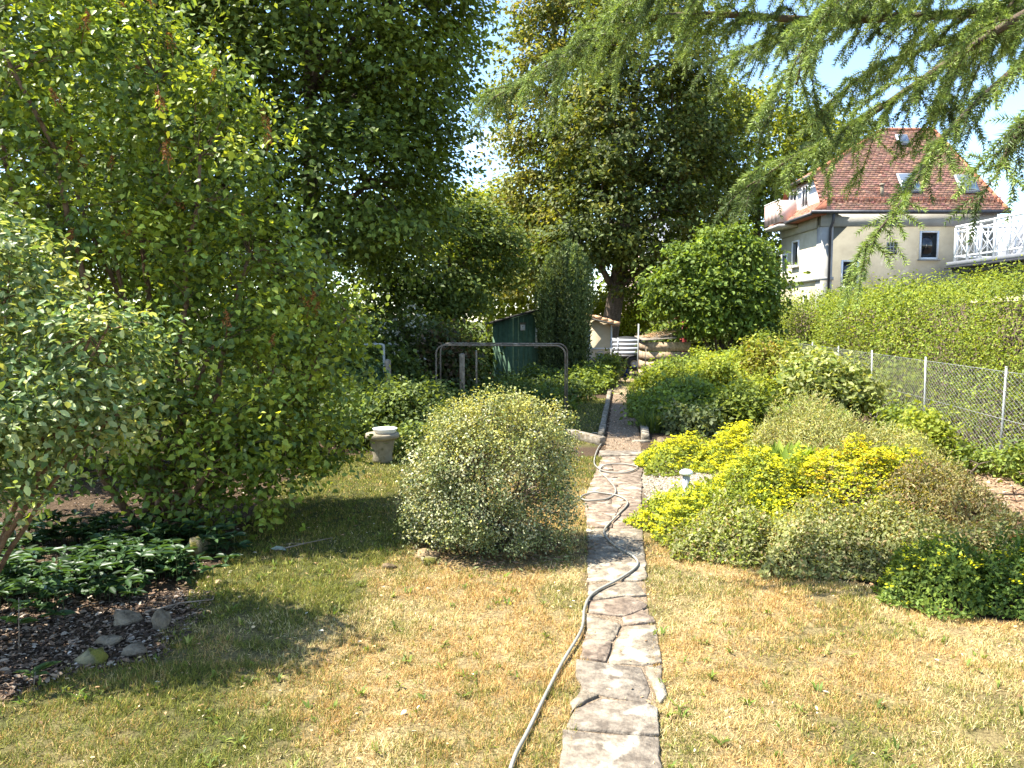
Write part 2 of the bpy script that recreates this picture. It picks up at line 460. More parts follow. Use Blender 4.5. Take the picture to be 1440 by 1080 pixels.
def in_lawn(x, y):
    x = np.asarray(x); y = np.asarray(y)
    xl = np.interp(y, LEFT_Y, LEFT_X); pl = np.interp(y, PL_Y, PL_X); pr = np.interp(y, PR_Y, PR_X); bf = np.interp(y, BF_Y, BF_X)
    wob = (fbm(x * 2.3, y * 2.3, 5) - 0.5) * 0.5
    a = (x > xl + wob) & (x < pl + wob * 0.30 + 0.03) & (y < 13.4 + wob)
    b = (x > pr + wob * 0.30 - 0.03) & (x < bf + wob * 0.7) & (y < 9.6)
    c = (y >= 14.6) & (y < 23.5) & (x > 0.055 * y + wob) & (x < pl - 0.12)
    return a | b | c
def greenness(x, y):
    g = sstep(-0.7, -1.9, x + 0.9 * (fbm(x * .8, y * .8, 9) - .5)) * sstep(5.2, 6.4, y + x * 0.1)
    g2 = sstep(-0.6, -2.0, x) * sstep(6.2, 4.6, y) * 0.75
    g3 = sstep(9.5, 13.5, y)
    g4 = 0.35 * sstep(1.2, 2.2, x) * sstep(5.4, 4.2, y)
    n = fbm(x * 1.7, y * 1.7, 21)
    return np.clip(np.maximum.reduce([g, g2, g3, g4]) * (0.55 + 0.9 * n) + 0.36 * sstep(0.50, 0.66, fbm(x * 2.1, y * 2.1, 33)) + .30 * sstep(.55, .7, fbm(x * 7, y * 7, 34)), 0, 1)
def mound(x, y):
    dx = (x - 4.3) / 2.6; dy = (y - 10.0) / 3.2
    return 0.42 * sstep(1.0, 0.1, np.sqrt(dx * dx + dy * dy))
def gz(x, y):
    x = np.asarray(x, float); y = np.asarray(y, float)
    und = 0.05 * (fbm(x * 0.6, y * 0.6, 3) - 0.5) * sstep(0.0, 0.8, np.abs(x - np.interp(y, PL_Y, (PL_X + PR_X) / 2)) - 0.35)
    return und + mound(x, y)

def ground():
    xs = np.unique(np.concatenate([np.arange(-7.2, 8.4, 0.11), [-400, -200, -100, -60, -40, -30, -22, -16, -12, -10, -8.5, 9.2, 10, 12, 16, 22, 30, 40, 60, 100, 200, 400]]))
    ys = np.unique(np.concatenate([np.arange(3, 14, 0.11), np.arange(14, 30, 0.3), [-60, -20, -8, -2, 0.5, 2, 31, 33, 36, 40, 46, 55, 70, 90, 130, 200, 400, 900]]))
    X, Y = np.meshgrid(xs, ys); nx, ny = len(xs), len(ys)
    x = X.ravel(); y = Y.ravel()
    z = gz(x, y) - 0.004
    i = (np.arange(ny - 1)[:, None] * nx + np.arange(nx - 1)[None]).ravel()
    Q = np.stack([i, i + 1, i + nx + 1, i + nx], -1)
    lawn = in_lawn(x, y).astype(float)
    g = greenness(x, y)[:, None]
    n = fbm(x * 4, y * 4, 40)[:, None]
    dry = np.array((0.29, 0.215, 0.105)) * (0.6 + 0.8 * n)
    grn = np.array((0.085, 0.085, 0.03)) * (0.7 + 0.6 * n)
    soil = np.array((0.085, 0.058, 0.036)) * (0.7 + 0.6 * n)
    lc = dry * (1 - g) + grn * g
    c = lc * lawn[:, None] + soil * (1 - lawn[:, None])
    bare = (sstep(5.3, 5.9, x) * sstep(5, 6.5, y) * sstep(14, 12.5, y))[:, None]      # dry earth by the fence
    c = c * (1 - bare) + bare * np.array((0.33, 0.23, 0.145)) * (0.7 + 0.6 * n)
    grav = (sstep(1.75, 1.95, x) * sstep(3.0, 2.5, x - (y - 9.8) * 0.2) * sstep(9.3, 9.8, y) * sstep(13.4, 12.6, y))[:, None]
    c = c * (1 - grav) + grav * np.array((0.33, 0.28, 0.21)) * (0.7 + 0.6 * n)
    far = sstep(34, 44, y)[:, None]
    c = c * (1 - far) + far * np.array((0.10, 0.12, 0.04))
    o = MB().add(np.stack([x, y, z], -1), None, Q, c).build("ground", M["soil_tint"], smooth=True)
    o["kind"] = "structure"; o["label"] = "dry garden ground with lawn and soil beds"
ground()

# ------------------------------------------------------------------ lawn blades, weeds, litter
def lawn_grass():
    rng = np.random.default_rng(11)
    mb = MB()
    for (y0, y1, x0, x1, dens) in ((3.6, 5.2, -3.6, 4.2, 11500), (5.2, 7.0, -3.7, 5.2, 7600), (7.0, 9.6, -4, 3.3, 4800), (9.6, 14, -4, 2, 2600), (14, 24, 0, 4, 700)):
        n = int((y1 - y0) * (x1 - x0) * dens)
        x = x0 + (x1 - x0) * rng.random(n); y = y0 + (y1 - y0) * rng.random(n)
        hf = fbm(x * 11, y * 11, 78, 3); thin = (fbm(x * 2.6, y * 2.6, 77) > 0.22) & (hf + .14 * rng.standard_normal(n) > .37)
        ok = in_lawn(x, y) & (np.abs(x / y) < 0.74) & (np.hypot(x + 0.2, y - 7.95) > 0.72) & thin
        x, y, hf = x[ok], y[ok], hf[ok]; n = len(x)
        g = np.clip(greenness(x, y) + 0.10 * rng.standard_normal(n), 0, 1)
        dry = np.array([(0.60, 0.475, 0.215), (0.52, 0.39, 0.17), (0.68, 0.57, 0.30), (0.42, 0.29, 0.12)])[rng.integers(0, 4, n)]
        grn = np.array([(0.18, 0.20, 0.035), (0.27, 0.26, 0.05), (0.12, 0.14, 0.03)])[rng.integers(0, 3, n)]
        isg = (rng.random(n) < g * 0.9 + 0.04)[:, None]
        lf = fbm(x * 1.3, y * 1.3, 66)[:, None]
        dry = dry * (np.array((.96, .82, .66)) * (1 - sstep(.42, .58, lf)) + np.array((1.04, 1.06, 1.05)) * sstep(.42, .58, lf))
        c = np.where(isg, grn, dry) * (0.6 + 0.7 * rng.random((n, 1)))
        tall = fbm(x * 3.1, y * 3.1, 55)
        L = (0.022 + 0.026 * rng.random(n)) * (0.75 + 0.6 * tall) * (1 + 0.25 * isg[:, 0]) * (.45 + 1.15 * hf)
        az = rng.random(n) * 6.283; tilt = 0.15 + 1.2 * rng.random(n)
        a = np.stack([np.cos(az) * np.sin(tilt), np.sin(az) * np.sin(tilt), np.cos(tilt)], -1)
        nn = np.stack([-np.sin(az), np.cos(az), rng.standard_normal(n) * 0.3], -1)
        nn = np.cross(a, nn) + 0.5 * rng.standard_normal((n, 3))
        W = np.maximum(0.0042, 0.00085 * y) * (0.8 + 0.5 * rng.random(n))
        put_leaves(mb, np.stack([x, y, gz(x, y) - 0.004], -1), a, nn, L, W, "blade", c)
    o = mb.build("lawn_grass", M["grass"], kind="stuff")
    tag(o, "short sun-scorched lawn, straw yellow with greener shaded patches", "grass")
lawn_grass()

def lawn_weeds():
    rng = np.random.default_rng(12)
    mb = MB(); n = 1300
    x = -3.4 + 8.4 * rng.random(n); y = 3.7 + 7.5 * rng.random(n) ** 1.4
    ok = in_lawn(x, y) & (fbm(x * 1.4, y * 1.4, 91) > 0.47) & (np.hypot(x + 0.2, y - 7.95) > 0.9)
    for px, py in zip(x[ok], y[ok]):
        k = rng.integers(4, 9); az = rng.random(k) * 6.28
        ti = 0.5 + 0.75 * rng.random(k)
        a = np.stack([np.cos(az) * np.sin(ti), np.sin(az) * np.sin(ti), np.cos(ti)], -1)
        nn = np.stack([-np.cos(az) * np.cos(ti), -np.sin(az) * np.cos(ti), np.sin(ti)], -1)
        c = pick_tint(rng, k, [((0.12, 0.18, 0.03), 3), ((0.20, 0.25, 0.045), 2), ((0.30, 0.30, 0.08), 1)])
        L = (0.035 + 0.05 * rng.random(k)) * (0.35 + 0.8 * rng.random())
        P = np.tile((px, py, float(gz(px, py)) + 0.004), (k, 1)) + rng.standard_normal((k, 3)) * (0.012, 0.012, 0.002)
        put_leaves(mb, P, a, nn, L, L * 0.22, "arch", c)
    o = mb.build("lawn_weeds", M["leaf"], kind="stuff")
    tag(o, "small green dandelion-like rosettes scattered over the dry lawn", "weeds")
lawn_weeds()

def chips(name, label, region, n, tints, seed, size=(0.015, 0.05), lift=0.006, cat="mulch"):
    rng = np.random.default_rng(seed); mb = MB()
    x0, x1, y0, y1, test = region
    x = x0 + (x1 - x0) * rng.random(n); y = y0 + (y1 - y0) * rng.random(n)
    ok = test(x, y); x, y = x[ok], y[ok]; n = len(x)
    az = rng.random(n) * 6.28
    a = np.stack([np.cos(az), np.sin(az), rng.standard_normal(n) * 0.25], -1)
    nn = np.stack([rng.standard_normal(n) * .35, rng.standard_normal(n) * .35, np.ones(n)], -1)
    L = size[0] + (size[1] - size[0]) * rng.random(n) ** 1.5
    put_leaves(mb, np.stack([x, y, gz(x, y) + lift + 0.012 * rng.random(n)], -1), a, nn, L, L * (0.25 + 0.5 * rng.random(n)), "oval", pick_tint(rng, n, tints, 0.3))
    o = mb.build(name, M["litter"], kind="stuff"); tag(o, label, cat)
xl_f = lambda x, y: x < np.interp(y, LEFT_Y, LEFT_X) + 0.25 * (fbm(x * 3, y * 3, 4))
chips("bark_mulch", "brown bark mulch and dry leaves on the shaded border soil", (-6.5, -2.3, 4.0, 19, lambda x, y: xl_f(x, y) & (np.abs(x / y) < .75)), 15000,
      [((0.14, 0.09, 0.06), 4), ((0.24, 0.17, 0.12), 3), ((0.07, 0.045, 0.03), 3), ((0.45, 0.38, 0.30), 1)], 21)
chips("loose_bark", "loose bark chips and dry leaves between the border stones", (-4.6, -2.45, 4.2, 6.6, lambda x, y: xl_f(x, y) & (np.abs(x / y) < .75)), 9000,
      [((0.13, 0.085, 0.055), 4), ((0.26, 0.19, 0.13), 3), ((0.06, 0.04, 0.028), 3), ((0.40, 0.33, 0.25), 1)], 26, (0.02, 0.07), 0.004)
chips("path_litter", "dry leaf litter and grit covering the middle of the path", (1.5, 4.3, 13.4, 25, lambda x, y: (x > np.interp(y, PL_Y, PL_X)) & (x < np.interp(y, PR_Y, PR_X))), 14000,
      [((0.34, 0.22, 0.13), 4), ((0.42, 0.32, 0.22), 3), ((0.20, 0.13, 0.08), 2)], 22, cat="litter")
chips("pale_gravel", "pale gravel patch beside the path at the rock bed", (1.75, 3.1, 9.3, 13.3, lambda x, y: (x > np.interp(y, PR_Y, PR_X) + .05) & (x < 2.6 + (y - 9.8) * 0.2)), 6000,
      [((0.40, 0.35, 0.27), 3), ((0.28, 0.23, 0.17), 3), ((0.52, 0.48, 0.40), 2)], 23, (0.02, 0.045), cat="gravel")
chips("dry_litter", "dry brown stalks and twigs on the bare soil by the wire fence", (4.5, 8.6, 5.3, 14, lambda x, y: (x > 4.9 + .2 * np.sin(y * 3)) & (x < 6.3 + .153 * y)), 7500,
      [((0.40, 0.28, 0.18), 3), ((0.28, 0.15, 0.09), 3), ((0.52, 0.42, 0.28), 2), ((0.16, 0.10, 0.06), 2)], 24, (0.02, 0.09), cat="litter")
chips("fallen_leaves", "scattered dry leaves fallen on lawn and path", (-3.3, 4, 3.8, 12, lambda x, y: (fbm(x, y, 8) > 0.4)), 1500,
      [((0.50, 0.36, 0.18), 3), ((0.34, 0.2, 0.1), 3), ((0.62, 0.55, 0.40), 1)], 25, (0.02, 0.045), 0.012, "leaves")

# ------------------------------------------------------------------ path of flagstones
def slab_path():
    rng = np.random.default_rng(31)
    mb = MB()
    ys = np.arange(3.2, 36, 0.4)
    l = np.interp(ys, PL_Y, PL_X) + 0.03; r = np.interp(ys, PR_Y, PR_X) - 0.03
    V = np.vstack([np.stack([l, ys, np.full_like(ys, 0.003)], -1), np.stack([r, ys, np.full_like(ys, 0.003)], -1)])
    n = len(ys); Q = [(k, n + k, n + k + 1, k + 1) for k in range(n - 1)]
    path = mb.add(V, None, Q, np.array((0.25, 0.19, 0.13))).build("path", M["soil_tint"])
    path["kind"] = "structure"; path["label"] = "garden path of irregular flagstones leading to the sheds"
    def slab(poly, z, tint):
        poly = np.array(poly, float); c = poly.mean(0)
        # subdivide the outline and roughen it so that it reads as broken stone
        out = []
        for k in range(len(poly)):
            a, b = poly[k], poly[(k + 1) % len(poly)]
            m = max(2, int(np.linalg.norm(b - a) / 0.09))
            for j in range(m):
                p = a + (b - a) * j / m
                p = c + (p - c) * (1.0 - 0.007 / max(np.linalg.norm(p - c), .1)) + rng.standard_normal(2) * 0.007
                out.append(p)
        out = np.array(out)
        if np.sum(out[:, 0] * np.roll(out[:, 1], -1) - np.roll(out[:, 0], -1) * out[:, 1]) < 0: out = out[::-1]
        m = MB(); n = len(out)
        inn = c + (out - c) * 0.965
        tl = rng.standard_normal(2) * 0.012
        zz = lambda q: z + (q - c) @ tl
        V = np.vstack([np.column_stack([out, np.full(n, 0.0)]), np.column_stack([out, zz(out) - 0.006]), np.column_stack([inn, zz(inn) + 0.002 * rng.standard_normal(n)]), [[c[0], c[1], z + 0.002]]])
        Q = [(k, (k + 1) % n, n + (k + 1) % n, n + k) for k in range(n)] + [(n + k, n + (k + 1) % n, 2 * n + (k + 1) % n, 2 * n + k) for k in range(n)]
        T = [(3 * n, 2 * n + k, 2 * n + (k + 1) % n) for k in range(n)]
        m.add(V, T, Q, tint).build("flagstone", M["flag"], path, origin=(c[0], c[1], 0))
    grey = np.array((1.0, 0.96, 0.90)); pink = np.array((1.04, 0.90, 0.80)); pale = np.array((1.12, 1.06, 0.94))
    near = [([(0.29, 4.31), (0.59, 4.24), (0.84, 4.22), (0.78, 3.55), (0.22, 3.55)], grey),
            ([(0.38, 4.54), (0.57, 4.68), (0.84, 4.62), (0.90, 4.53), (0.85, 4.23), (0.60, 4.26), (0.31, 4.33)], grey),
            ([(0.37, 4.63), (0.45, 4.77), (0.56, 4.70), (0.39, 4.56), (0.34, 4.45)], pale),
            ([(0.46, 5.24), (0.66, 5.18), (0.90, 5.12), (0.91, 4.79), (0.84, 4.64), (0.57, 4.72), (0.45, 4.79), (0.42, 4.98)], grey * .92),
            ([(0.91, 5.11), (1.03, 5.15), (0.99, 4.72), (0.92, 4.62)], pale),
            ([(0.53, 5.57), (0.75, 5.53), (0.66, 5.19), (0.47, 5.26)], pink * .8),
            ([(0.87, 5.84), (1.13, 5.87), (1.06, 5.20), (0.90, 5.14), (0.67, 5.19), (0.77, 5.55)], pale),
            ([(0.60, 6.08), (0.86, 5.85), (0.76, 5.56), (0.55, 5.60)], pale),
            ([(0.88, 6.0), (1.08, 6.14), (1.15, 5.98), (1.14, 5.89), (0.88, 5.87)], pink),
            ([(0.64, 6.35), (1.03, 6.46), (1.14, 6.26), (1.08, 6.15), (0.88, 6.03), (0.61, 6.11)], pink * .85),
            ([(0.66, 6.75), (1.13, 6.86), (1.17, 6.5), (1.03, 6.48), (0.65, 6.37)], pale)]
    for k, (poly, t) in enumerate(near): slab(poly, 0.016 + 0.010 * rng.random(), t)
    y = 6.88
    while y < 13.2:
        h = 0.42 + 0.3 * rng.random(); y2 = min(y + h, 13.3)
        a0, a1 = np.interp(y, PL_Y, PL_X), np.interp(y, PR_Y, PR_X); b0, b1 = np.interp(y2, PL_Y, PL_X), np.interp(y2, PR_Y, PR_X)
        s = 0.35 + 0.3 * rng.random(); s2 = s + 0.1 * rng.standard_normal()
        am, bm = a0 + (a1 - a0) * s, b0 + (b1 - b0) * np.clip(s2, .25, .75)
        t = lambda: (pink if y > 8.4 else pale) * (0.85 + 0.3 * rng.random())
        if rng.random() < 0.3 and y < 9: slab([(a0, y), (a1, y), (b1, y2), (b0, y2)], 0.02, t())
        else:
            sk = 0.05 * rng.standard_normal()
            slab([(a0, y), (am, y + sk), (bm, y2), (b0, y2)], 0.016 + .010 * rng.random(), t()); slab([(am, y + sk), (a1, y), (b1, y2), (bm, y2)], 0.016 + .010 * rng.random(), t())
        y = y2
    slab([(1.52, 13.3), (2.35, 13.3), (2.42, 13.75), (1.58, 13.75)], 0.05, grey * .85)
    y = 24.7
    while y < 35:
        h = 0.9 + 0.5 * rng.random(); y2 = min(y + h, 35.1)
        a0, a1 = np.interp(y, PL_Y, PL_X), np.interp(y, PR_Y, PR_X); b0, b1 = np.interp(y2, PL_Y, PL_X), np.interp(y2, PR_Y, PR_X)
        slab([(a0, y), (a1, y), (b1, y2), (b0, y2)], 0.02, pale * np.array((1.05, 0.95, 0.75)))
        y = y2
    # edging stones of the middle stretch
    def kerb(a, b, w, h, t):
        m = MB(); m.bar((a[0], a[1], h / 2 - 0.03), (b[0], b[1], h / 2 - 0.03), w, h + 0.02, C=np.array(t))
        V = m.V[0]; V += rng.standard_normal(V.shape) * 0.008
        c = (np.array(a) + np.array(b)) / 2
        o = m.build("kerb_stone", M["kerb"], path, origin=(c[0], c[1], 0))
        bv = o.modifiers.new("bevel", 'BEVEL'); bv.width = 0.015; bv.segments = 1
    y = 15.3
    while y < 24:
        L = 0.8 + 0.7 * rng.random()
        x = np.interp(y, PR_Y, PR_X) + 0.08; x2 = np.interp(y + L, PR_Y, PR_X) + 0.08
        kerb((x, y), (x2, y + L - 0.03), 0.16, 0.16, (1.2, 1.15, 1.05) if y < 19 else (1, .95, .85)); y += L
    y = 15.6
    while y < 25:
        L = 0.35 + 0.5 * rng.random()
        x = np.interp(y, PL_Y, PL_X) - 0.1; x2 = np.interp(y + L, PL_Y, PL_X) - 0.1
        kerb((x, y), (x2, y + L - 0.04), 0.13, 0.13, np.array((1, .95, .85)) * (.8 + .35 * rng.random())); y += L
    kerb((1.16, 15.75), (1.74, 14.6), 0.14, 0.18, (1.05, 1, .95))
    kerb((2.38, 15.05), (2.72, 15.05), 0.16, 0.05, (1.0, 1, .95))
slab_path()

# ------------------------------------------------------------------ stones
def rock(name, label, x, y, sx, sy, sz, mat="stone", seed=0, rot=0, group=None, tint=(1, 1, 1), flat=0.0):
    rng = np.random.default_rng(seed + 500)
    nu, nv = 12, 8
    th = np.linspace(0, 2 * math.pi, nu, endpoint=False); ph = np.linspace(0.02, math.pi - 0.02, nv)
    T, Pp = np.meshgrid(th, ph)
    d = np.stack([np.sin(Pp) * np.cos(T), np.sin(Pp) * np.sin(T), np.cos(Pp)], -1).reshape(-1, 3)
    r = np.ones(len(d))
    for k in range(14):                      # cut facets
        nrm = norm(rng.standard_normal(3)); off = 0.52 + 0.34 * rng.random()
        q = d @ nrm
        r = np.minimum(r, np.where(q > 0.05, off / np.maximum(q, .05), 9))
    V = d * r[:, None] * (1 + 0.07 * rng.standard_normal((len(d), 1))) * np.array((sx, sy, sz)) * .86
    c, s = math.cos(rot), math.sin(rot)
    V = np.stack([V[:, 0] * c - V[:, 1] * s, V[:, 0] * s + V[:, 1] * c, V[:, 2]], -1)
    z0 = float(gz(x, y)) + sz * 0.22
    i = np.arange(nv - 1)[:, None] * nu; j = np.arange(nu)[None]; j2 = (j + 1) % nu
    Q = np.stack([i + j, i + nu + j, i + nu + j2, i + j2], -1).reshape(-1, 4)
    mb = MB().add(V + (x, y, z0), None, Q, np.array(tint) * np.array((.95, .85, .72)))
    o = mb.build(name, M[mat], origin=(x, y, float(gz(x, y))))
    return tag(o, label, "stone", group)
rock("field_stone", "grey flat stone at the back of the border edge, beside the bare mulch", -3.06, 5.9, 0.17, 0.14, 0.12, seed=1)
rock("field_stone", "upright rounded grey stone nearest the lawn at the border edge", -2.74, 5.83, 0.12, 0.13, 0.15, seed=2)
rock("field_stone", "low flat pale stone lying in the mulch", -2.98, 5.5, 0.15, 0.11, 0.07, seed=3)
rock("field_stone", "half-sunk grey stone at the lawn edge in front of the others", -2.72, 5.35, 0.13, 0.12, 0.06, seed=4)
rock("mossy_stone", "small cushion-shaped mossy stone at the corner of the mulch bed", -2.95, 5.2, 0.14, 0.10, 0.10, "moss_stone", 5)
rock("mossy_stone", "large upright moss-covered stone at the foot of the lilac", -3.18, 7.7, 0.20, 0.17, 0.26, "moss_stone", 6)
rock("pale_stone", "long pale stone poking out under the round bush", -0.86, 7.62, 0.17, 0.10, 0.10, seed=7, rot=.2, tint=(1.4, 1.25, 1.0))
rock("pale_stone", "squat yellowish mossy stone in front of the long one under the bush", -0.82, 7.42, 0.13, 0.09, 0.08, "moss_stone", seed=8)
rock("pale_stone", "small flat stone on the lawn left of the round bush", -1.20, 7.28, 0.10, 0.07, 0.05, seed=9, tint=(1.2, 1.1, .9))
rock("pale_stone", "rounded grey stone among the plants beside the path kerb", 2.85, 14.6, 0.16, 0.14, 0.15, seed=10, tint=(1.3, 1.25, 1.15))

# ------------------------------------------------------------------ hose
def hose():
    P = np.array([(-0.05, 3.5), (0.0, 3.94), (0.1, 4.3), (0.33, 5.1), (0.53, 5.7), (0.60, 6.15), (0.71, 6.49), (0.98, 6.85), (1.2, 7.22), (1.22, 7.5), (1.1, 7.83), (1.02, 8.25), (1.07, 8.6), (1.30, 9.2), (1.50, 9.8), (1.42, 10.2),
                  (1.15, 10.35), (0.93, 10.15), (1.0, 9.9), (1.25, 10.0), (1.44, 10.5), (1.42, 11.3), (1.38, 11.9), (1.52, 12.35), (1.85, 12.5), (2.02, 12.2), (1.8, 11.8), (1.45, 11.85), (1.36, 12.4), (1.44, 13.2), (1.62, 14.2), (1.86, 15.3), (1.78, 16.0), (1.62, 15.9)])
    m = len(P); t = np.arange(m); tt = np.linspace(0, m - 1, m * 9)
    def cr(p, u):
        k = np.clip(np.floor(u).astype(int), 0, m - 2); f = u - k
        g = lambda j: p[np.clip(k + j, 0, m - 1)]
        return 0.5 * (2 * g(0) + (g(1) - g(-1)) * f + (2 * g(-1) - 5 * g(0) + 4 * g(1) - g(2)) * f ** 2 + (3 * g(0) - g(-1) - 3 * g(1) + g(2)) * f ** 3)
    X = cr(P[:, 0], tt); Y = cr(P[:, 1], tt)
    onp = (X > np.interp(Y, PL_Y, PL_X) - .05)
    Z = np.where(onp, 0.042, 0.026)
    Z = np.convolve(np.pad(Z, 6, mode='edge'), np.ones(13) / 13, 'valid')
    Z[16 * 9:] += 0.006 * np.sin(np.arange(len(Z) - 144) * .3)
    o = MB().tube(np.stack([X, Y, Z], -1), 0.0115, 8).build("garden_hose", M["hose"], smooth=True)
    tag(o, "long grey garden hose snaking along the flagstone path", "hose")
hose()

# ------------------------------------------------------------------ house
def quad_tiles(mb, rng, o, ux, uy, nrm, ext, tw=0.18, rh=0.115, base=(0.40, 0.205, 0.135)):
    """tiles in courses on a plane: o origin at the eave, ux along the eave, uy up the slope, ext(v) -> (u0, u1)"""
    o = np.array(o, float); ux = np.array(ux, float); uy = np.array(uy, float); nrm = np.array(nrm, float)
    v = 0.0; row = 0
    while True:
        e = ext(v)
        if e is None: break
        u0, u1 = e
        k = max(int((u1 - u0) / tw), 0)
        off = (row % 2) * tw / 2
        if k > 0:
            us = u0 + off + np.arange(k) * tw
            us = us[us + tw <= u1 + tw * .5]
            n = len(us)
            if n:
                lift = 0.035 + 0.006 * rng.standard_normal(n)
                wv = tw * 0.965
                pts = []
                for (du, dv, dn) in ((0, 0.012, 0.0), (wv / 2, -0.012, 0.004), (wv, 0.012, 0.0), (wv, rh * 1.3, -0.028), (0, rh * 1.3, -0.028)):
                    pts.append(o + (us + du)[:, None] * ux + (v + dv) * uy + (lift + dn)[:, None] * nrm)
                for (du, dv) in ((0, 0.012), (wv / 2, -0.012), (wv, 0.012)):
                    pts.append(o + (us + du)[:, None] * ux + (v + dv) * uy + 0.003 * nrm)
                V = np.stack(pts, 1).reshape(-1, 3)
                F = np.array([(0, 1, 4), (1, 3, 4), (1, 2, 3), (0, 5, 6), (0, 6, 1), (1, 6, 7), (1, 7, 2)])
                T = (np.arange(n)[:, None, None] * 8 + F).reshape(-1, 3)
                c = np.array(base) * (1 + 0.16 * rng.standard_normal((n, 1))).clip(.5, 1.6) * (1 + 0.05 * rng.standard_normal((n, 3)))
                mb.add(V, T, None, np.repeat(c, 8, 0))
        v += rh; row += 1

def window_part(root, kind, c, w, h, axis, frame_w=0.07, depth=0.06, sill=True, bars=(), face=-1):
    """a window on a wall: axis 'x' spans x on a wall facing -y, axis 'y' spans y on a wall facing -x"""
    cx, cy, cz = c
    def b(u0, u1, d0, d1, z0, z1, m):
        if axis == 'x': m.box(cx + u0, cx + u1, cy + d0, cy + d1, cz + z0, cz + z1)
        else: m.box(cx + d0, cx + d1, cy + u0, cy + u1, cz + z0, cz + z1)
    f = MB()
    b(-w / 2, -w / 2 + frame_w, -depth, 0.02, -h / 2, h / 2, f); b(w / 2 - frame_w, w / 2, -depth, 0.02, -h / 2, h / 2, f)
    b(-w / 2 + frame_w, w / 2 - frame_w, -depth, 0.02, h / 2 - frame_w, h / 2, f); b(-w / 2 + frame_w, w / 2 - frame_w, -depth, 0.02, -h / 2, -h / 2 + frame_w, f)
    win = f.build("window", M["white_paint"], root)
    g = MB(); b(-w / 2 + frame_w, w / 2 - frame_w, -0.012, 0.01, -h / 2 + frame_w, h / 2 - frame_w, g); g.build("pane", M["glass"], win)
    for u in bars:
        g = MB(); b(u - .02, u + .02, -depth * .8, -0.013, -h / 2 + frame_w, h / 2 - frame_w, g); g.build("glazing_bar", M["white_paint"], win)
    if sill:
        g = MB(); b(-w / 2 - 0.05, w / 2 + 0.05, -0.13, -0.002, -h / 2 - 0.06, -h / 2 - 0.002, g); g.build("sill", M["trim"], win)
    return win

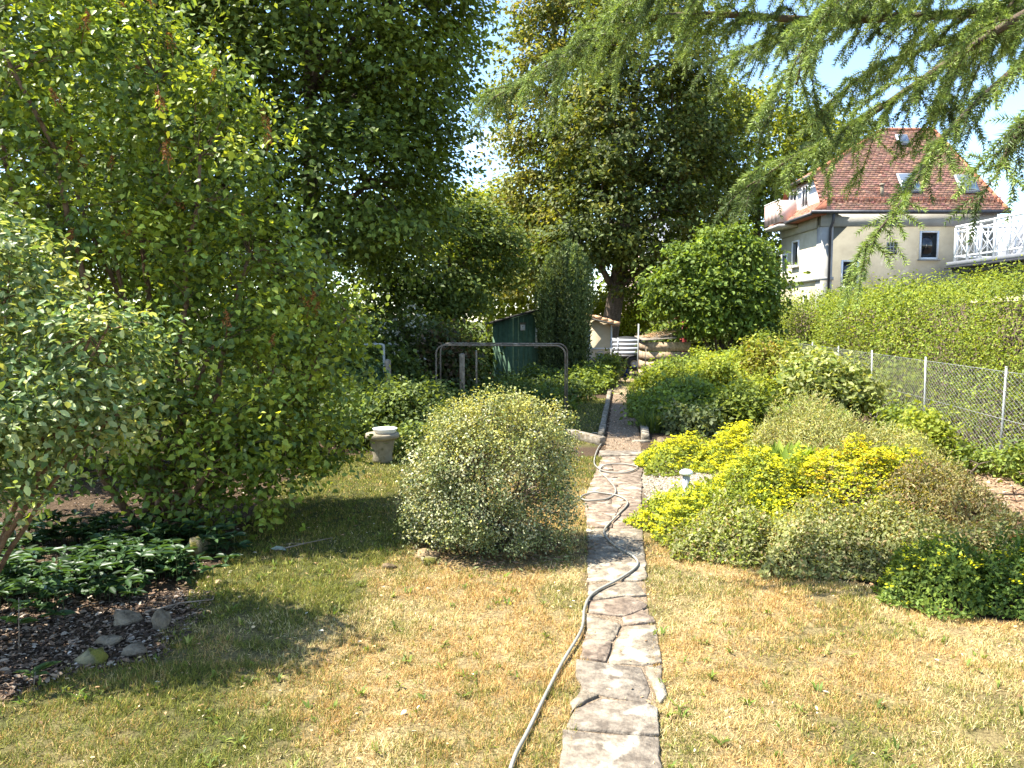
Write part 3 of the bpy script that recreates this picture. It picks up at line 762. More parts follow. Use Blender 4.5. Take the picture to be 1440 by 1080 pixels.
def house():
    rng = np.random.default_rng(41)
    x0, x1, y0, y1, ze = 12.7, 19.75, 31.8, 36.6, 6.75
    H = thing("tiled_house", "plastered house with red tiled half-hipped roof behind the clipped hedge", "house", ((x0 + x1) / 2, y0, 0))
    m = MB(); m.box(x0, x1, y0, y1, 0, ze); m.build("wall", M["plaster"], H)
    m = MB(); m.box(x0 - 0.02, x0, y0 + 0.35, y1, 0, 6.3); m.build("sunlit_side_face", M["plaster_side"], H)["label"] = "side wall with sunlight put into its paler cream"
    # corner pilaster, frieze, string course
    m = MB(); m.box(x0 - 0.06, x0 + 0.42, y0 - 0.05, y0 - 0.002, 0, 6.2); m.box(x0 - 0.06, x0 - 0.002 - 0.02, y0 - 0.002, y0 + 0.45, 0, 6.2); m.build("corner_pilaster", M["trim"], H)
    m = MB(); m.box(x0 - 0.10, x1, y0 - 0.08, y0 - 0.003, 6.2, 6.7); m.build("frieze", M["trim"], H)
    m = MB(); m.box(x0 - 0.13, x1 + .1, y0 - 0.12, y0 - 0.003, 6.7, 6.82); m.build("cornice", M["trim"], H)
    m = MB(); m.box(x0 - 0.10, x0 - 0.024, y0 + .46, y1, 6.2, 6.7); m.build("frieze", M["trim"], H)
    m = MB(); m.box(x0 - 0.14, x0 + 0.46, y0 - 0.12, y0 - 0.052, 4.02, 4.16); m.box(x0 - 0.14, x0 - 0.062, y0 - 0.052, y1, 4.02, 4.16); m.build("string_course", M["trim"], H)
    # attic gable
    m = MB()
    V = [(x0 + .02, 31.58, 6.83), (x0 + .02, 36.72, 6.83), (x0 + .02, 35.66, 8.36), (x0 + .02, 32.64, 8.36)]
    V += [(x + 0.3, y, z) for x, y, z in V]
    m.add(V, None, [(0, 3, 2, 1), (4, 5, 6, 7), (0, 1, 5, 4), (1, 2, 6, 5), (2, 3, 7, 6), (3, 0, 4, 7)]); m.build("gable_wall", M["gable_white"], H)
    # roof body
    zr = 10.62; yr = 34.15; k = (yr - 31.45) / (zr - 6.82)
    E = [(12.5, 31.45, 6.82), (20.0, 31.45, 6.82), (20.0, 36.85, 6.82), (12.5, 36.85, 6.82)]
    zh = 8.42; yh = 31.45 + (zh - 6.82) * k
    Hh = [(12.5, yh, zh), (12.5, 2 * yr - yh, zh)]
    R = [(16.1, yr, zr), (18.3, yr, zr)]
    m = MB(); m.add(E + Hh + R, [(1, 2, 7), (4, 6, 5)], [(0, 1, 7, 6), (3, 2, 1, 0), (2, 3, 6, 7)])
    m.add([E[0], R[0], Hh[0]], [(0, 1, 2)]); m.add([E[3], Hh[1], R[0]], [(0, 1, 2)])
    roof = m.build("roof", M["tile_under"], H)
    t = MB()
    s = math.hypot(zr - 6.82, yr - 31.45); uy = np.array((0, (yr - 31.45) / s, (zr - 6.82) / s)); nn = np.array((0, -uy[2], uy[1]))
    def ext(v):
        if v > s - 0.05: return None
        z = 6.82 + v * uy[2]
        xa = 12.5 if z < zh else 12.5 + (16.1 - 12.5) * (z - zh) / (zr - zh)
        xb = 20.0 - (20.0 - 18.3) * (z - 6.82) / (zr - 6.82)
        return xa, xb
    quad_tiles(t, rng, (0, 31.45, 6.82), (1, 0, 0), uy, nn, ext)
    # half hip
    sh = math.hypot(3.6, zr - zh); uh = np.array((3.6 / sh, 0, (zr - zh) / sh)); nh = np.array((-uh[2], 0, uh[0]))
    def ext2(v):
        if v > sh - .1: return None
        q = v / sh; return yh + (yr - yh) * q, 2 * yr - yh - (yr - yh) * q
    quad_tiles(t, rng, (12.5, 0, zh), (0, 1, 0), uh, nh, ext2)
    # right hip
    sr = math.hypot(1.7, zr - 6.82); ur = np.array((-1.7 / sr, 0, (zr - 6.82) / sr)); nr = np.array((ur[2], 0, -ur[0]))
    def ext3(v):
        if v > sr - .1: return None
        q = v / sr; return 31.45 + (yr - 31.45) * q, 36.85 - (36.85 - yr) * q
    quad_tiles(t, rng, (20.0, 0, 6.82), (0, 1, 0), ur, nr, ext3)
    t.build("roof_tiles", M["tile"], roof, kind="stuff")
    # ridge tiles
    rb = MB()
    for a, b in ((R[0], R[1]), (Hh[0], R[0]), (R[1], E[1])):
        a = np.array(a); b = np.array(b); L = np.linalg.norm(b - a); n = int(L / 0.3)
        for j in range(n):
            p = a + (b - a) * j / n; q = a + (b - a) * (j + 1.1) / n
            rb.tube(np.array([p, q]) + (0, 0, 0.02), (0.085, 0.07), 8, np.array((0.36, 0.14, 0.08)) * (0.85 + .3 * rng.random()))
    rb.build("ridge_tiles", M["tile"], roof, smooth=True, kind="stuff")
    # skirt roof on the side wall
    m = MB(); V = [(12.1, 31.45, 6.72), (12.1, 36.85, 6.72), (12.69, 36.85, 7.25), (12.69, 31.45, 7.25), (12.1, 31.45, 6.64), (12.1, 36.85, 6.64), (12.69, 36.85, 6.64), (12.69, 31.45, 6.64)]
    m.add(V, None, [(0, 3, 2, 1), (4, 5, 6, 7), (0, 1, 5, 4), (3, 0, 4, 7), (1, 2, 6, 5)]); sk = m.build("skirt_roof", M["tile_under"], H)
    t = MB(); s3 = math.hypot(.59, .53); u3 = np.array((.59 / s3, 0, .53 / s3)); quad_tiles(t, rng, (12.1, 0, 6.72), (0, 1, 0), u3, (-u3[2], 0, u3[0]), lambda v: (31.45, 36.85) if v < s3 - .05 else None); t.build("roof_tiles", M["tile"], sk, kind="stuff")
    # gutters and downpipe
    m = MB(); m.tube([(12.05, 31.36, 6.74), (20.05, 31.36, 6.74)], 0.075, 8); m.build("gutter", M["gutter"], H, smooth=True)
    m = MB(); m.tube([(12.04, 31.4, 6.66), (12.04, 36.9, 6.66)], 0.07, 8); m.build("gutter", M["gutter"], H, smooth=True)
    m = MB(); m.tube([(12.42, yh, zh - .05), (12.42, 2 * yr - yh, zh - .05)], 0.07, 8); m.build("gutter", M["gutter"], H, smooth=True)
    m = MB(); m.tube([(12.98, 31.4, 6.7), (12.98, 31.5, 6.35), (12.95, 31.66, 6.1), (12.95, 31.66, 0.1)], 0.055, 8); m.build("downpipe", M["gutter"], H, smooth=True)
    # snow guard
    m = MB()
    p = np.array((0, 31.45, 6.82)) + uy * 0.42 + nn * 0.14
    for dz in (0, 0.09): m.tube([(12.6, p[1], p[2] + dz), (19.8, p[1], p[2] + dz)], 0.012, 5)
    for xx in np.arange(12.7, 19.8, 0.22): m.bar((xx, p[1], p[2] - .10), (xx, p[1], p[2] + .12), 0.03)
    m.build("snow_guard", M["tile_under"], H)
    # windows
    window_part(H, "w", (13.85, y0, 4.28), 0.72, 1.12, 'x')
    window_part(H, "w", (17.05, y0, 5.45), 0.78, 1.14, 'x')
    window_part(H, "w", (x0 - .022, 34.65, 5.35), 0.8, 1.15, 'y')
    window_part(H, "w", (x0 - .022, 36.0, 5.0), 0.7, 0.9, 'y', sill=False)
    window_part(H, "w", (x0 - .022, 33.2, 3.1), 0.6, 0.8, 'y')
    window_part(H, "w", (x0 + .018, 33.8, 7.72), 0.75, 1.0, 'y', bars=(0.0,))
    window_part(H, "w", (x0 + .018, 35.2, 7.72), 0.95, 1.0, 'y', bars=(0.0,))
    for ix in range(3):
        for iz in range(3):
            m = MB(); cx, cz = 15.42 + ix * 0.135, 5.15 + iz * 0.165
            m.box(cx - .045, cx + .045, y0 - .012, y0 + .05, cz - .055, cz + .055); m.build("vent_hole", M["glass"], H)
    m = MB(); m.box(15.33, 15.78, y0 - .008, y0 - .001, 5.06, 5.57); m.build("vent_panel", M["trim"], H)
    # skylights
    def skylight(cx, v, w, h):
        c = np.array((cx, 31.45, 6.82)) + uy * v + nn * 0.04
        def slab(u0, u1, v0, v1, n0, n1, mat, nm, par):
            V = [c + np.array((u, 0, 0)) + uy * vv + nn * q for q in (n0, n1) for vv in (v0, v1) for u in (u0, u1)]
            mm = MB(); mm.add(V, None, [(0, 2, 3, 1), (4, 5, 7, 6), (0, 1, 5, 4), (2, 6, 7, 3), (0, 4, 6, 2), (1, 3, 7, 5)]); return mm.build(nm, M[mat], par)
        f = slab(-w / 2, w / 2, -h / 2, h / 2, 0, 0.07, "zinc", "skylight", H)
        slab(-w / 2 + .06, w / 2 - .06, -h / 2 + .07, h / 2 - .06, 0.072, 0.085, "skyglass", "pane", f)
        slab(-w / 2 - .03, w / 2 + .03, -h / 2 - .09, -h / 2, 0.02, 0.06, "gutter", "flashing", f)
    skylight(16.35, 1.45, 0.78, 1.0); skylight(18.72, 1.40, 0.78, 0.95); skylight(16.75, 4.0, 0.5, 0.55)
    m = MB(); b = np.array((15.1, 31.45, 6.82)) + uy * 0.75; m.tube([b, b + (0, 0, .42)], 0.07, 8); m.tube([b + (0, 0, .44), b + (0, 0, .5)], 0.11, 8); m.build("vent_pipe", M["concrete"], H, smooth=True)
    # side balcony
    m = MB(); m.box(11.75, 12.66, 34.3, 36.3, 6.5, 6.62); m.build("balcony_floor", M["trim"], H)
    m = MB(); m.box(11.75, 12.5, 34.3, 34.33, 6.7, 7.65); m.build("balcony_panel", M["pinkglass"], H)
    for k in range(4):
        m = MB(); a = 34.34 + k * 0.49; m.box(11.75, 11.78, a, a + 0.46, 6.7, 7.65); m.build("balcony_panel", M["pinkglass"], H)
    m = MB(); m.box(11.73, 11.80, 34.28, 36.3, 7.66, 7.70); m.build("balcony_rail", M["white_paint"], H)
house()

def bay_house():
    B = thing("balcony_house", "pale house with grey metal roof and white lattice balcony railing", "house", (15.5, 18, 0))
    xa, yb = 13.05, 22.0
    m = MB(); m.box(xa, 20, 8, yb, 0, 3.6); m.build("wall", M["plaster_side"], B)
    for k, (d, z0, z1) in enumerate(((0.10, 3.45, 3.6), (0.22, 3.602, 3.74), (0.36, 3.742, 3.86))):
        m = MB(); m.box(xa - d, 20, 8, yb + d, z0, z1); m.build("cornice", M["plaster"], B)
    m = MB(); m.box(xa - 0.5, 20, 8, yb + 0.5, 3.865, 3.93); m.build("roof_edge", M["gutter"], B)
    m = MB(); m.box(xa - 0.47, 20, 8, yb + 0.46, 3.935, 4.06); m.build("balcony_floor", M["zinc"], B)
    # standing-seam roof of the storey behind
    m = MB(); V = [(14.3, 8, 4.06), (14.3, 23.0, 4.06), (16.2, 23.0, 7.2), (16.2, 8, 7.2), (20, 23, 7.2), (20, 8, 7.2), (20, 23, 4.06), (20, 8, 4.06)]
    m.add(V, None, [(0, 1, 2, 3), (3, 2, 4, 5), (1, 6, 4, 2), (0, 3, 5, 7)]); rf = m.build("metal_roof", M["zinc"], B)
    for y in np.arange(15, 23, 0.5):
        m = MB(); m.bar((14.3, y, 4.08), (16.2, y, 7.22), 0.025, 0.05); m.build("seam", M["zinc"], rf)
    rx = xa - 0.32
    def rail(a, b, n):
        a = np.array(a, float); b = np.array(b, float)
        for z, w in ((5.05, .06), (4.20, .045), (4.92, .035)):
            m = MB(); m.bar(a + (0, 0, z), b + (0, 0, z), w); m.build("handrail" if z > 5 else "rail", M["white_paint"], B)
        for k in range(n + 1):
            p = a + (b - a) * k / n; m = MB(); m.bar(p + (0, 0, 4.06), p + (0, 0, 5.02), 0.055); m.build("baluster_post", M["white_paint"], B)
            if k < n:
                q = a + (b - a) * (k + 1) / n; mid = (p + q) / 2
                for (u, z0, v, z1, e) in ((p, 4.22, q, 4.9, 0), (q, 4.22, p, 4.9, .012), (mid, 4.22, mid, 4.9, .024)):
                    d = np.array((e, e, 0)); m = MB(); m.bar(u + d + (0, 0, z0), v + d + (0, 0, z1), 0.028, 0.012); m.build("lattice_bar", M["white_paint"], B)
    rail((rx, 22.3, 0), (rx, 13.9, 0), 14); rail((rx + .06, 22.32, 0), (14.5, 22.32, 0), 3)
bay_house()

def far_house():
    F = thing("distant_house", "pinkish distant house glimpsed through the tree gaps", "house", (13, 64, 0))
    m = MB(); m.box(9.5, 17, 62, 69, 0, 7.6); m.build("wall", M["pinkglass"], F)
    m = MB(); m.add([(9.2, 61.7, 7.6), (17.3, 61.7, 7.6), (17.3, 69.3, 7.6), (9.2, 69.3, 7.6), (11.5, 65.5, 11.4), (15, 65.5, 11.4)], [(0, 4, 3), (1, 2, 5)], [(0, 1, 5, 4), (2, 3, 4, 5)]); m.build("roof", M["zinc"], F)
    for x in (10.6, 12.4, 14.2, 16):
        for z in (3, 6): window_part(F, "w", (x, 62, z), 0.9, 1.3, 'x')
far_house()

# ------------------------------------------------------------------ sheds at the end of the path
def shed():
    rng = np.random.default_rng(51)
    S = thing("green_shed", "green board garden shed with dark sloping roof behind the columnar yew", "shed", (0.6, 30, 0))
    x0, x1, y0, y1 = -0.75, 2.2, 30.0, 33.0
    top = lambda x: 2.28 + 0.27 * (x - x0)
    m = MB(); m.add([(x0 + .03, y0 + .03, 0), (x1, y0 + .03, 0), (x1, y0 + .03, top(x1)), (x0 + .03, y0 + .03, top(x0))] + [(x0 + .03, y1, 0), (x1, y1, 0), (x1, y1, top(x1)), (x0 + .03, y1, top(x0))], None,
                    [(0, 1, 2, 3), (5, 4, 7, 6), (4, 0, 3, 7), (1, 5, 6, 2)]); m.build("wall", M["green_paint"], S)
    w = 0.2; x = x0
    while x < x1 - 0.01:
        m = MB(); d = 0.006 * rng.random(); b = x + w - 0.012
        V = [(x, y0 - d, 0.02), (b, y0 - d, 0.02), (b, y0 - d, top(b) - .02), (x, y0 - d, top(x) - .02), (x, y0 + .027, 0.02), (b, y0 + .027, .02), (b, y0 + .027, top(b) - .02), (x, y0 + .027, top(x) - .02)]
        m.add(V, None, [(0, 1, 2, 3), (0, 3, 7, 4), (1, 5, 6, 2), (3, 2, 6, 7)], np.array((1, 1, 1)) * (0.8 + .4 * rng.random())); m.build("board", M["green_paint"], S); x += w
    m = MB(); V = [(x0 - .3, y0 - .3, top(x0 - .3)), (x1 + .1, y0 - .3, top(x1 + .1)), (x1 + .1, y1 + .2, top(x1 + .1)), (x0 - .3, y1 + .2, top(x0 - .3))]
    V += [(a, b, c + .09) for a, b, c in V]; m.add(V, None, [(3, 2, 1, 0), (4, 5, 6, 7), (0, 1, 5, 4), (1, 2, 6, 5), (2, 3, 7, 6), (3, 0, 4, 7)]); m.build("roof", M["tar"], S)
    window_part(S, "w", (1.22, y0 - .012, 1.75), 0.62, 0.75, 'x', 0.08, 0.04)
    N = thing("nesting_box", "small white nesting box hung on the green shed wall", "nesting box", (0.42, y0 - .02, 2.0))
    m = MB(); m.box(.33, .51, y0 - .19, y0 - .012, 2.0, 2.22); m.build("box", M["white_paint"], N)
    m = MB(); m.add([(.30, y0 - .23, 2.225), (.54, y0 - .23, 2.225), (.54, y0 - .012, 2.29), (.30, y0 - .012, 2.29), (.30, y0 - .23, 2.245), (.54, y0 - .23, 2.245), (.54, y0 - .012, 2.31), (.30, y0 - .012, 2.31)], None, [(3, 2, 1, 0), (4, 5, 6, 7), (0, 1, 5, 4), (0, 4, 7, 3), (1, 2, 6, 5)]); m.build("lid", M["concrete"], N)
    m = MB(); m.lathe(0, 0, [(0.0, 0), (0.025, 0), (0.025, .006)], 10)
    V = m.V[0]; V = np.stack([V[:, 0] + .42, y0 - .191 - V[:, 2], V[:, 1] + 2.14], -1); m.V = [V]; m.build("entrance_hole", M["tar"], N)
shed()

def hut():
    rng = np.random.default_rng(52)
    S = thing("cream_hut", "cream walled hut with sagging orange tile roof beside the yew", "hut", (3.4, 31, 0))
    x0, x1, y0, y1 = 2.35, 4.12, 31.6, 34.2
    m = MB(); m.add([(x0, y0, 0), (x1, y0, 0), (x1, y0, 2.2), (x0, y0, 2.62), (x0, y1, 0), (x1, y1, 0), (x1, y1, 2.2), (x0, y1, 2.62)], None, [(0, 1, 2, 3), (5, 4, 7, 6), (4, 0, 3, 7), (1, 5, 6, 2), (3, 2, 6, 7)]); m.build("wall", M["cream"], S)
    for x in (3.15, 4.05):
        m = MB(); m.box(x, x + .07, y0 - .03, y0 - .002, 0, 2.2); m.build("batten", M["white_paint"], S)
    m = MB(); m.box(3.15, 4.1, y0 - .024, y0 - .003, 1.2, 1.26); m.build("batten", M["white_paint"], S)
    t = MB(); L = math.hypot(2.1, .5); ux = np.array((2.1 / L, 0, -.5 / L)); nn = np.array((-ux[2], 0, ux[0])) 
    m = MB(); V = [(2.2, y0 - .35, 2.66), (4.35, y0 - .35, 2.15), (4.35, y1 + .2, 2.15), (2.2, y1 + .2, 2.66)]; V += [(a, b, c + .06) for a, b, c in V]
    m.add(V, None, [(3, 2, 1, 0), (4, 5, 6, 7), (0, 1, 5, 4), (1, 2, 6, 5), (2, 3, 7, 6), (3, 0, 4, 7)]); rf = m.build("roof", M["old_wood"], S)
    for i in range(9):
        for j in range(8):
            p = np.array((4.38 - i * .25, y0 - .4 + j * .36, 2.215 + i * .0605 + .015 * rng.standard_normal()))
            m = MB(); q = p + (-.28, 0, .075)
            m.tube([p + (0, .17, 0.02), q + (0, .17, .02)], (.10, .085), 6, np.array((.62, .36, .19)) * (.75 + .5 * rng.random())); m.build("roof_tile", M["tile"], rf)
hut()

def trailer():
    T = thing("car_trailer", "silver box trailer parked at the end of the path", "trailer", (5.7, 36.5, 0))
    x0, x1, y0, y1 = 4.72, 7.0, 36.5, 38.2
    m = MB(); m.box(x0 + .02, x1 - .02, y0 + .05, y1 - .05, .62, .74); m.build("chassis", M["gutter"], T)
    for k in range(4):
        z = .76 + k * .19
        m = MB(); m.box(x0, x1, y0, y0 + .035, z, z + .165); m.build("side_board", M["alu"], T)
    m = MB(); m.box(x0 + .01, x1, y0 + .036, y0 + .05, .75, 1.5); m.build("side_lining", M["gutter"], T)
    m = MB(); m.box(x0, x1, y1 - .05, y1, .76, 1.5); m.build("side_board", M["alu"], T)
    for x in (x0, x1 - .035):
        m = MB(); m.box(x, x + .035, y0 + .052, y1 - .052, .76, 1.5); m.build("end_board", M["alu"], T)
    for x in (x0 - .03, x0 + .28, x1 - .05):
        m = MB(); m.box(x, x + .07, y0 - .03, y0 - .002, .7, 1.55); m.build("corner_post", M["alu"], T)
    wx, wz, r = 5.78, .335, .335
    for yy in (y0 - .22, y1 + .02):
        m = MB(); m.lathe(0, 0, [(.17, 0), (.30, 0), (r, .04), (r, .15), (.30, .19), (.17, .19)], 28)
        V = m.V[0]; m.V = [np.stack([V[:, 0] + wx, V[:, 2] + yy, V[:, 1] + wz], -1)]; w = m.build("wheel", M["rubber"], T, smooth=True)
        m = MB(); m.lathe(0, 0, [(0, .03), (.06, .02), (.09, .05), (.15, .03), (.175, .0), (.175, .18), (0, .18)], 24)
        V = m.V[0]; m.V = [np.stack([V[:, 0] + wx, V[:, 2] + yy, V[:, 1] + wz], -1)]; m.build("rim", M["alu"], w, smooth=True)
        m = MB(); an = np.linspace(0, math.pi, 13)
        P = [(wx + .43 * math.cos(a), wz + .40 * math.sin(a)) for a in an]
        for (a, b) in zip(P[:-1], P[1:]): m.add([(a[0], yy - .02, a[1]), (b[0], yy - .02, b[1]), (b[0], yy + .21, b[1]), (a[0], yy + .21, a[1])], None, [(0, 1, 2, 3)])
        m.build("mudguard", M["rubber"], T)
    m = MB(); m.bar((x1, 37.35, .6), (x1 + 1.1, 37.35, .5), .08); m.build("drawbar", M["gutter"], T)
    L = tag(MB().lathe(5.55, 37.3, [(0.7, .76), (.68, 1.45), (.4, 1.58), (0, 1.62)], 20).build("load_cover", M["rubber"], origin=(5.55, 37.3, .75), smooth=True), "dark tarpaulin bulging over the load in the silver trailer", "tarpaulin")
trailer()

def woodstore():
    rng = np.random.default_rng(53)
    S = thing("wood_store", "low board-sided wood store with a brushwood covered roof", "wood store", (6.2, 29, 0))
    x0, x1, y0, y1 = 5.05, 6.75, 29.0, 30.6
    for x in (x0, x1 - .08):
        for y in (y0, y1 - .08):
            m = MB(); m.box(x, x + .08, y, y + .08, 0, 1.62); m.build("post", M["old_wood"], S)
    for k in range(4):
        m = MB(); m.box(x0 + .02, x1 - .02, y0 - .03, y0 - .002, .12 + k * .37, .12 + k * .37 + .34, np.array((1.7, 1.45, 1.15)) * (.85 + .3 * rng.random())); m.build("board", M["old_wood"], S)
    for k in range(4):
        m = MB(); m.box(x0 - .03, x0 - .002, y0 + .02, y1, .12 + k * .37, .46 + k * .37, np.array((1.4, 1.2, 1.0))); m.build("board", M["old_wood"], S)
    m = MB(); V = [(x0 - .15, y0 - .2, 1.62), (x1 + .5, y0 - .2, 1.78), (x1 + .5, y1 + .2, 1.88), (x0 - .15, y1 + .2, 1.72)]; V += [(a, b, c + .05) for a, b, c in V]
    m.add(V, None, [(3, 2, 1, 0), (4, 5, 6, 7), (0, 1, 5, 4), (1, 2, 6, 5), (2, 3, 7, 6), (3, 0, 4, 7)]); m.build("roof", M["old_wood"], S)
    for k in range(5):
        m = MB(); m.tube([(x1 + .05, y0 + .1 + k * .3, .15 + .05 * k), (x1 + .45, y0 + .12 + k * .28, .4)], .07, 7); m.build("log", M["old_wood"], S)
    m = MB()
    for k in range(420):
        c = np.array((x0 + (x1 - x0 + .5) * rng.random(), y0 - .15 + (y1 - y0) * rng.random(), 0)); h = .30 * (1 - abs(c[0] - 6.2) / 1.2).clip(.1) if False else .28 * max(.15, 1 - abs(c[0] - 6.1) / 1.1)
        c[2] = 1.74 + .06 * (c[0] - x0) + h * rng.random(); a = rng.random() * 6.28; l = .15 + .35 * rng.random()
        d = np.array((math.cos(a), math.sin(a), .25 * rng.standard_normal())) * l
        m.tube([c - d / 2, c + d / 2], (.009, .004), 3, np.array(((.55, .36, .18), (.42, .26, .13), (.66, .48, .27))[k % 3]) * (.7 + .5 * rng.random()), cap=False)
    tag(m.build("brushwood", M["straw"], kind="stuff"), "heap of orange-brown dry brushwood lying on the wood store roof", "brushwood")
woodstore()

def red_frame():
    R = thing("red_steel_frame", "red steel beam frame half hidden behind the wood store", "frame", (8.0, 33, 0))
    m = MB(); m.bar((7.0, 33, 2.5), (8.7, 33.1, 2.42), .16, .2); m.build("beam", M["red"], R)
    m = MB(); m.bar((7.35, 33, 0), (7.35, 33, 2.38), .26, .22); m.build("post", M["red"], R)
    m = MB(); m.bar((8.55, 33.08, 2.3), (9.3, 33.2, 0.6), .2, .24); m.build("brace", M["tar"], R)
    m = MB(); m.bar((9.2, 33.2, 0), (9.2, 33.2, .9), .2, .2); m.build("post", M["tar"], R)
red_frame()

def table():
    T = thing("garden_table", "white topped garden table in front of the cream hut", "table", (3.35, 30, 0))
    m = MB(); m.box(2.75, 3.95, 29.6, 30.3, .63, .68); m.build("tabletop", M["white_paint"], T)
    for x in (2.85, 3.8):
        for y in (29.7, 30.15):
            m = MB(); m.box(x, x + .06, y, y + .06, 0, .628); m.build("leg", M["old_wood"], T)
    W = thing("watering_can", "grey metal watering can standing on the white table", "watering can", (3.45, 29.95, .68))
    m = MB(); m.lathe(3.45, 29.95, [(0, .684), (.18, .684), (.19, .75), (.15, 1.0), (.10, 1.06), (0, 1.06)], 20); m.build("body", M["greymetal"], W, smooth=True)
    m = MB(); m.tube([(3.28, 29.95, .76), (3.05, 29.95, .95), (2.95, 29.95, 1.08)], (.03, .02, .025), 7); m.build("spout", M["greymetal"], W, smooth=True)
    a = np.linspace(0, math.pi, 9); m = MB(); m.tube(np.stack([3.45 + .14 * np.cos(a), np.full(9, 29.95), 1.03 + .16 * np.sin(a)], -1), .013, 6); m.build("handle", M["greymetal"], W, smooth=True)
    D = thing("dark_tray", "dark shallow tray on the left end of the white table", "tray", (3.0, 29.85, .68))
    m = MB(); m.box(2.82, 3.12, 29.7, 29.95, .683, .70)
    m.build("base", M["rubber"], D)
    for (a, b, c, d) in ((2.80, 2.82, 29.68, 29.97), (3.12, 3.14, 29.68, 29.97), (2.82, 3.12, 29.68, 29.70), (2.82, 3.12, 29.95, 29.97)):
        m = MB(); m.box(a, b, c, d, .683, .76); m.build("rim", M["rubber"], D)
    B = MB(); B.lathe(4.75, 32.2, [(0, .02), (.16, .02), (.21, .3), (.23, .34), (.20, .34), (.19, .30), (0, .27)], 20)
    tag(B.build("blue_pot", M["blue"], smooth=True, origin=(4.75, 32.2, 0)), "round blue plastic pot at the left path edge before the trailer", "pot")
    P = MB(); P.tube([(4.85, 29.6, 0), (4.87, 29.6, 2.25)], .03, 8)
    tag(P.build("metal_pole", M["grey_pipe"], origin=(4.85, 29.6, 0)), "thin grey pole standing at the path edge before the trailer", "pole")
table()

# ------------------------------------------------------------------ bird bath
def birdbath():
    x, y = -2.19, 12.85
    B = thing("stone_pedestal", "squat concrete pedestal with wide round top in the groundcover", "pedestal", (x, y, 0))
    m = MB(); m.lathe(x, y, [(0, 0), (.15, 0), (.17, .05), (.16, .12), (.21, .38), (.215, .40), (0, .40)], 28); m.build("foot", M["concrete"], B, smooth=False)
    m = MB(); m.lathe(x, y, [(0, .402), (.25, .402), (.285, .43), (.285, .485), (.27, .50), (0, .50)], 32); m.build("top", M["concrete"], B)
    D = MB(); D.lathe(x + .05, y - .02, [(0, .503), (.16, .503), (.175, .52), (.205, .575), (.208, .585), (.195, .585), (.165, .53), (0, .525)], 32)
    tag(D.build("white_dish", M["china"], origin=(x + .05, y, .503), smooth=True), "shallow white dish sitting on the concrete pedestal", "dish")
birdbath()

def cap_lamp():
    x, y = 2.07, 9.0; z = float(gz(x, y))
    L = thing("garden_light", "small white capped path light among the yellow stonecrop", "garden light", (x, y, z))
    m = MB(); m.lathe(x, y, [(0, z - .05), (.045, z - .05), (.045, z + .56), (0, z + .56)], 14); m.build("stem", M["galv"], L, smooth=True)
    m = MB(); m.lathe(x, y, [(0, z + .56), (.075, z + .56), (.082, z + .575), (.075, z + .595), (.045, z + .615), (0, z + .62)], 20); m.build("cap", M["china"], L, smooth=True)
cap_lamp()

# ------------------------------------------------------------------ pipe frames
def arc_hoop(x0, y0, x1, y1, h, r=0.22):
    a = np.array((x0, y0)); b = np.array((x1, y1)); L = np.linalg.norm(b - a); d = (b - a) / L
    P = [(0, -.1), (0, h - r)] + [(r - r * math.cos(t), h - r + r * math.sin(t)) for t in np.linspace(.2, math.pi / 2, 6)]
    P += [(L - u, z) for u, z in P[::-1]]
    return np.array([(a[0] + d[0] * u, a[1] + d[1] * u, z) for u, z in P])
def pipe_frames():
    F = thing("rusty_pipe_frame", "wide rusty double pipe frame standing behind the round bush", "pipe frame", (-.3, 18.3, 0))
    A = arc_hoop(-1.83, 18.5, 1.25, 18.0, 1.80); B = arc_hoop(-1.80, 19.3, 1.35, 18.75, 1.82)
    m = MB(); m.tube(A, .021, 8); m.build("front_hoop", M["rust_pipe"], F, smooth=True)
    m = MB(); m.tube(B, .02, 8); m.build("rear_hoop", M["rust_pipe"], F, smooth=True)
    for k in range(7):
        u = .1 + k * .13
        p = np.array((-1.83 + 3.08 * u, 18.5 - .5 * u, 1.80)); q = np.array((-1.80 + 3.15 * u, 19.3 - .55 * u, 1.82))
        m = MB(); m.tube([p, q], .013, 5); m.build("cross_rod", M["rust_pipe"], F)
        m = MB(); m.tube([p + (-.07, 0, .035), p + (.07, 0, .035)], .02, 6); m.build("clamp", M["rust_pipe"], F)
    G = thing("grey_pipe_frame", "narrow grey pipe frame in the shrubs beside the lilac", "pipe frame", (-3.7, 18, 0))
    m = MB(); m.tube(arc_hoop(-4.37, 18, -3.02, 18.1, 1.83, .06), .028, 8); m.build("hoop", M["grey_pipe"], G, smooth=True)
    for k, (x, y, h, w, lab) in enumerate(((-3.95, 16.7, .85, .17, "weathered square post at the border edge under the lilac tips"), (-2.95, 18.15, 1.45, .15, "grey wooden post at the foot of the narrow pipe frame"),
                                           (-1.32, 20.3, 1.5, .13, "short wooden post behind the left leg of the rusty frame"), (-1.0, 21.5, 1.55, .05, "thin dark stake behind the rusty pipe frame"))):
        m = MB(); m.box(x - w / 2, x + w / 2, y - w / 2, y + w / 2, -.1, h, np.array((1.1, 1.0, .85))); m.add([(x - w / 2, y - w / 2, h), (x + w / 2, y - w / 2, h), (x + w / 2, y + w / 2, h), (x - w / 2, y + w / 2, h), (x, y, h + w * .25)], [(0, 1, 4), (1, 2, 4), (2, 3, 4), (3, 0, 4)])
        tag(m.build("wooden_post", M["old_wood"], origin=(x, y, 0)), lab, "post")
pipe_frames()

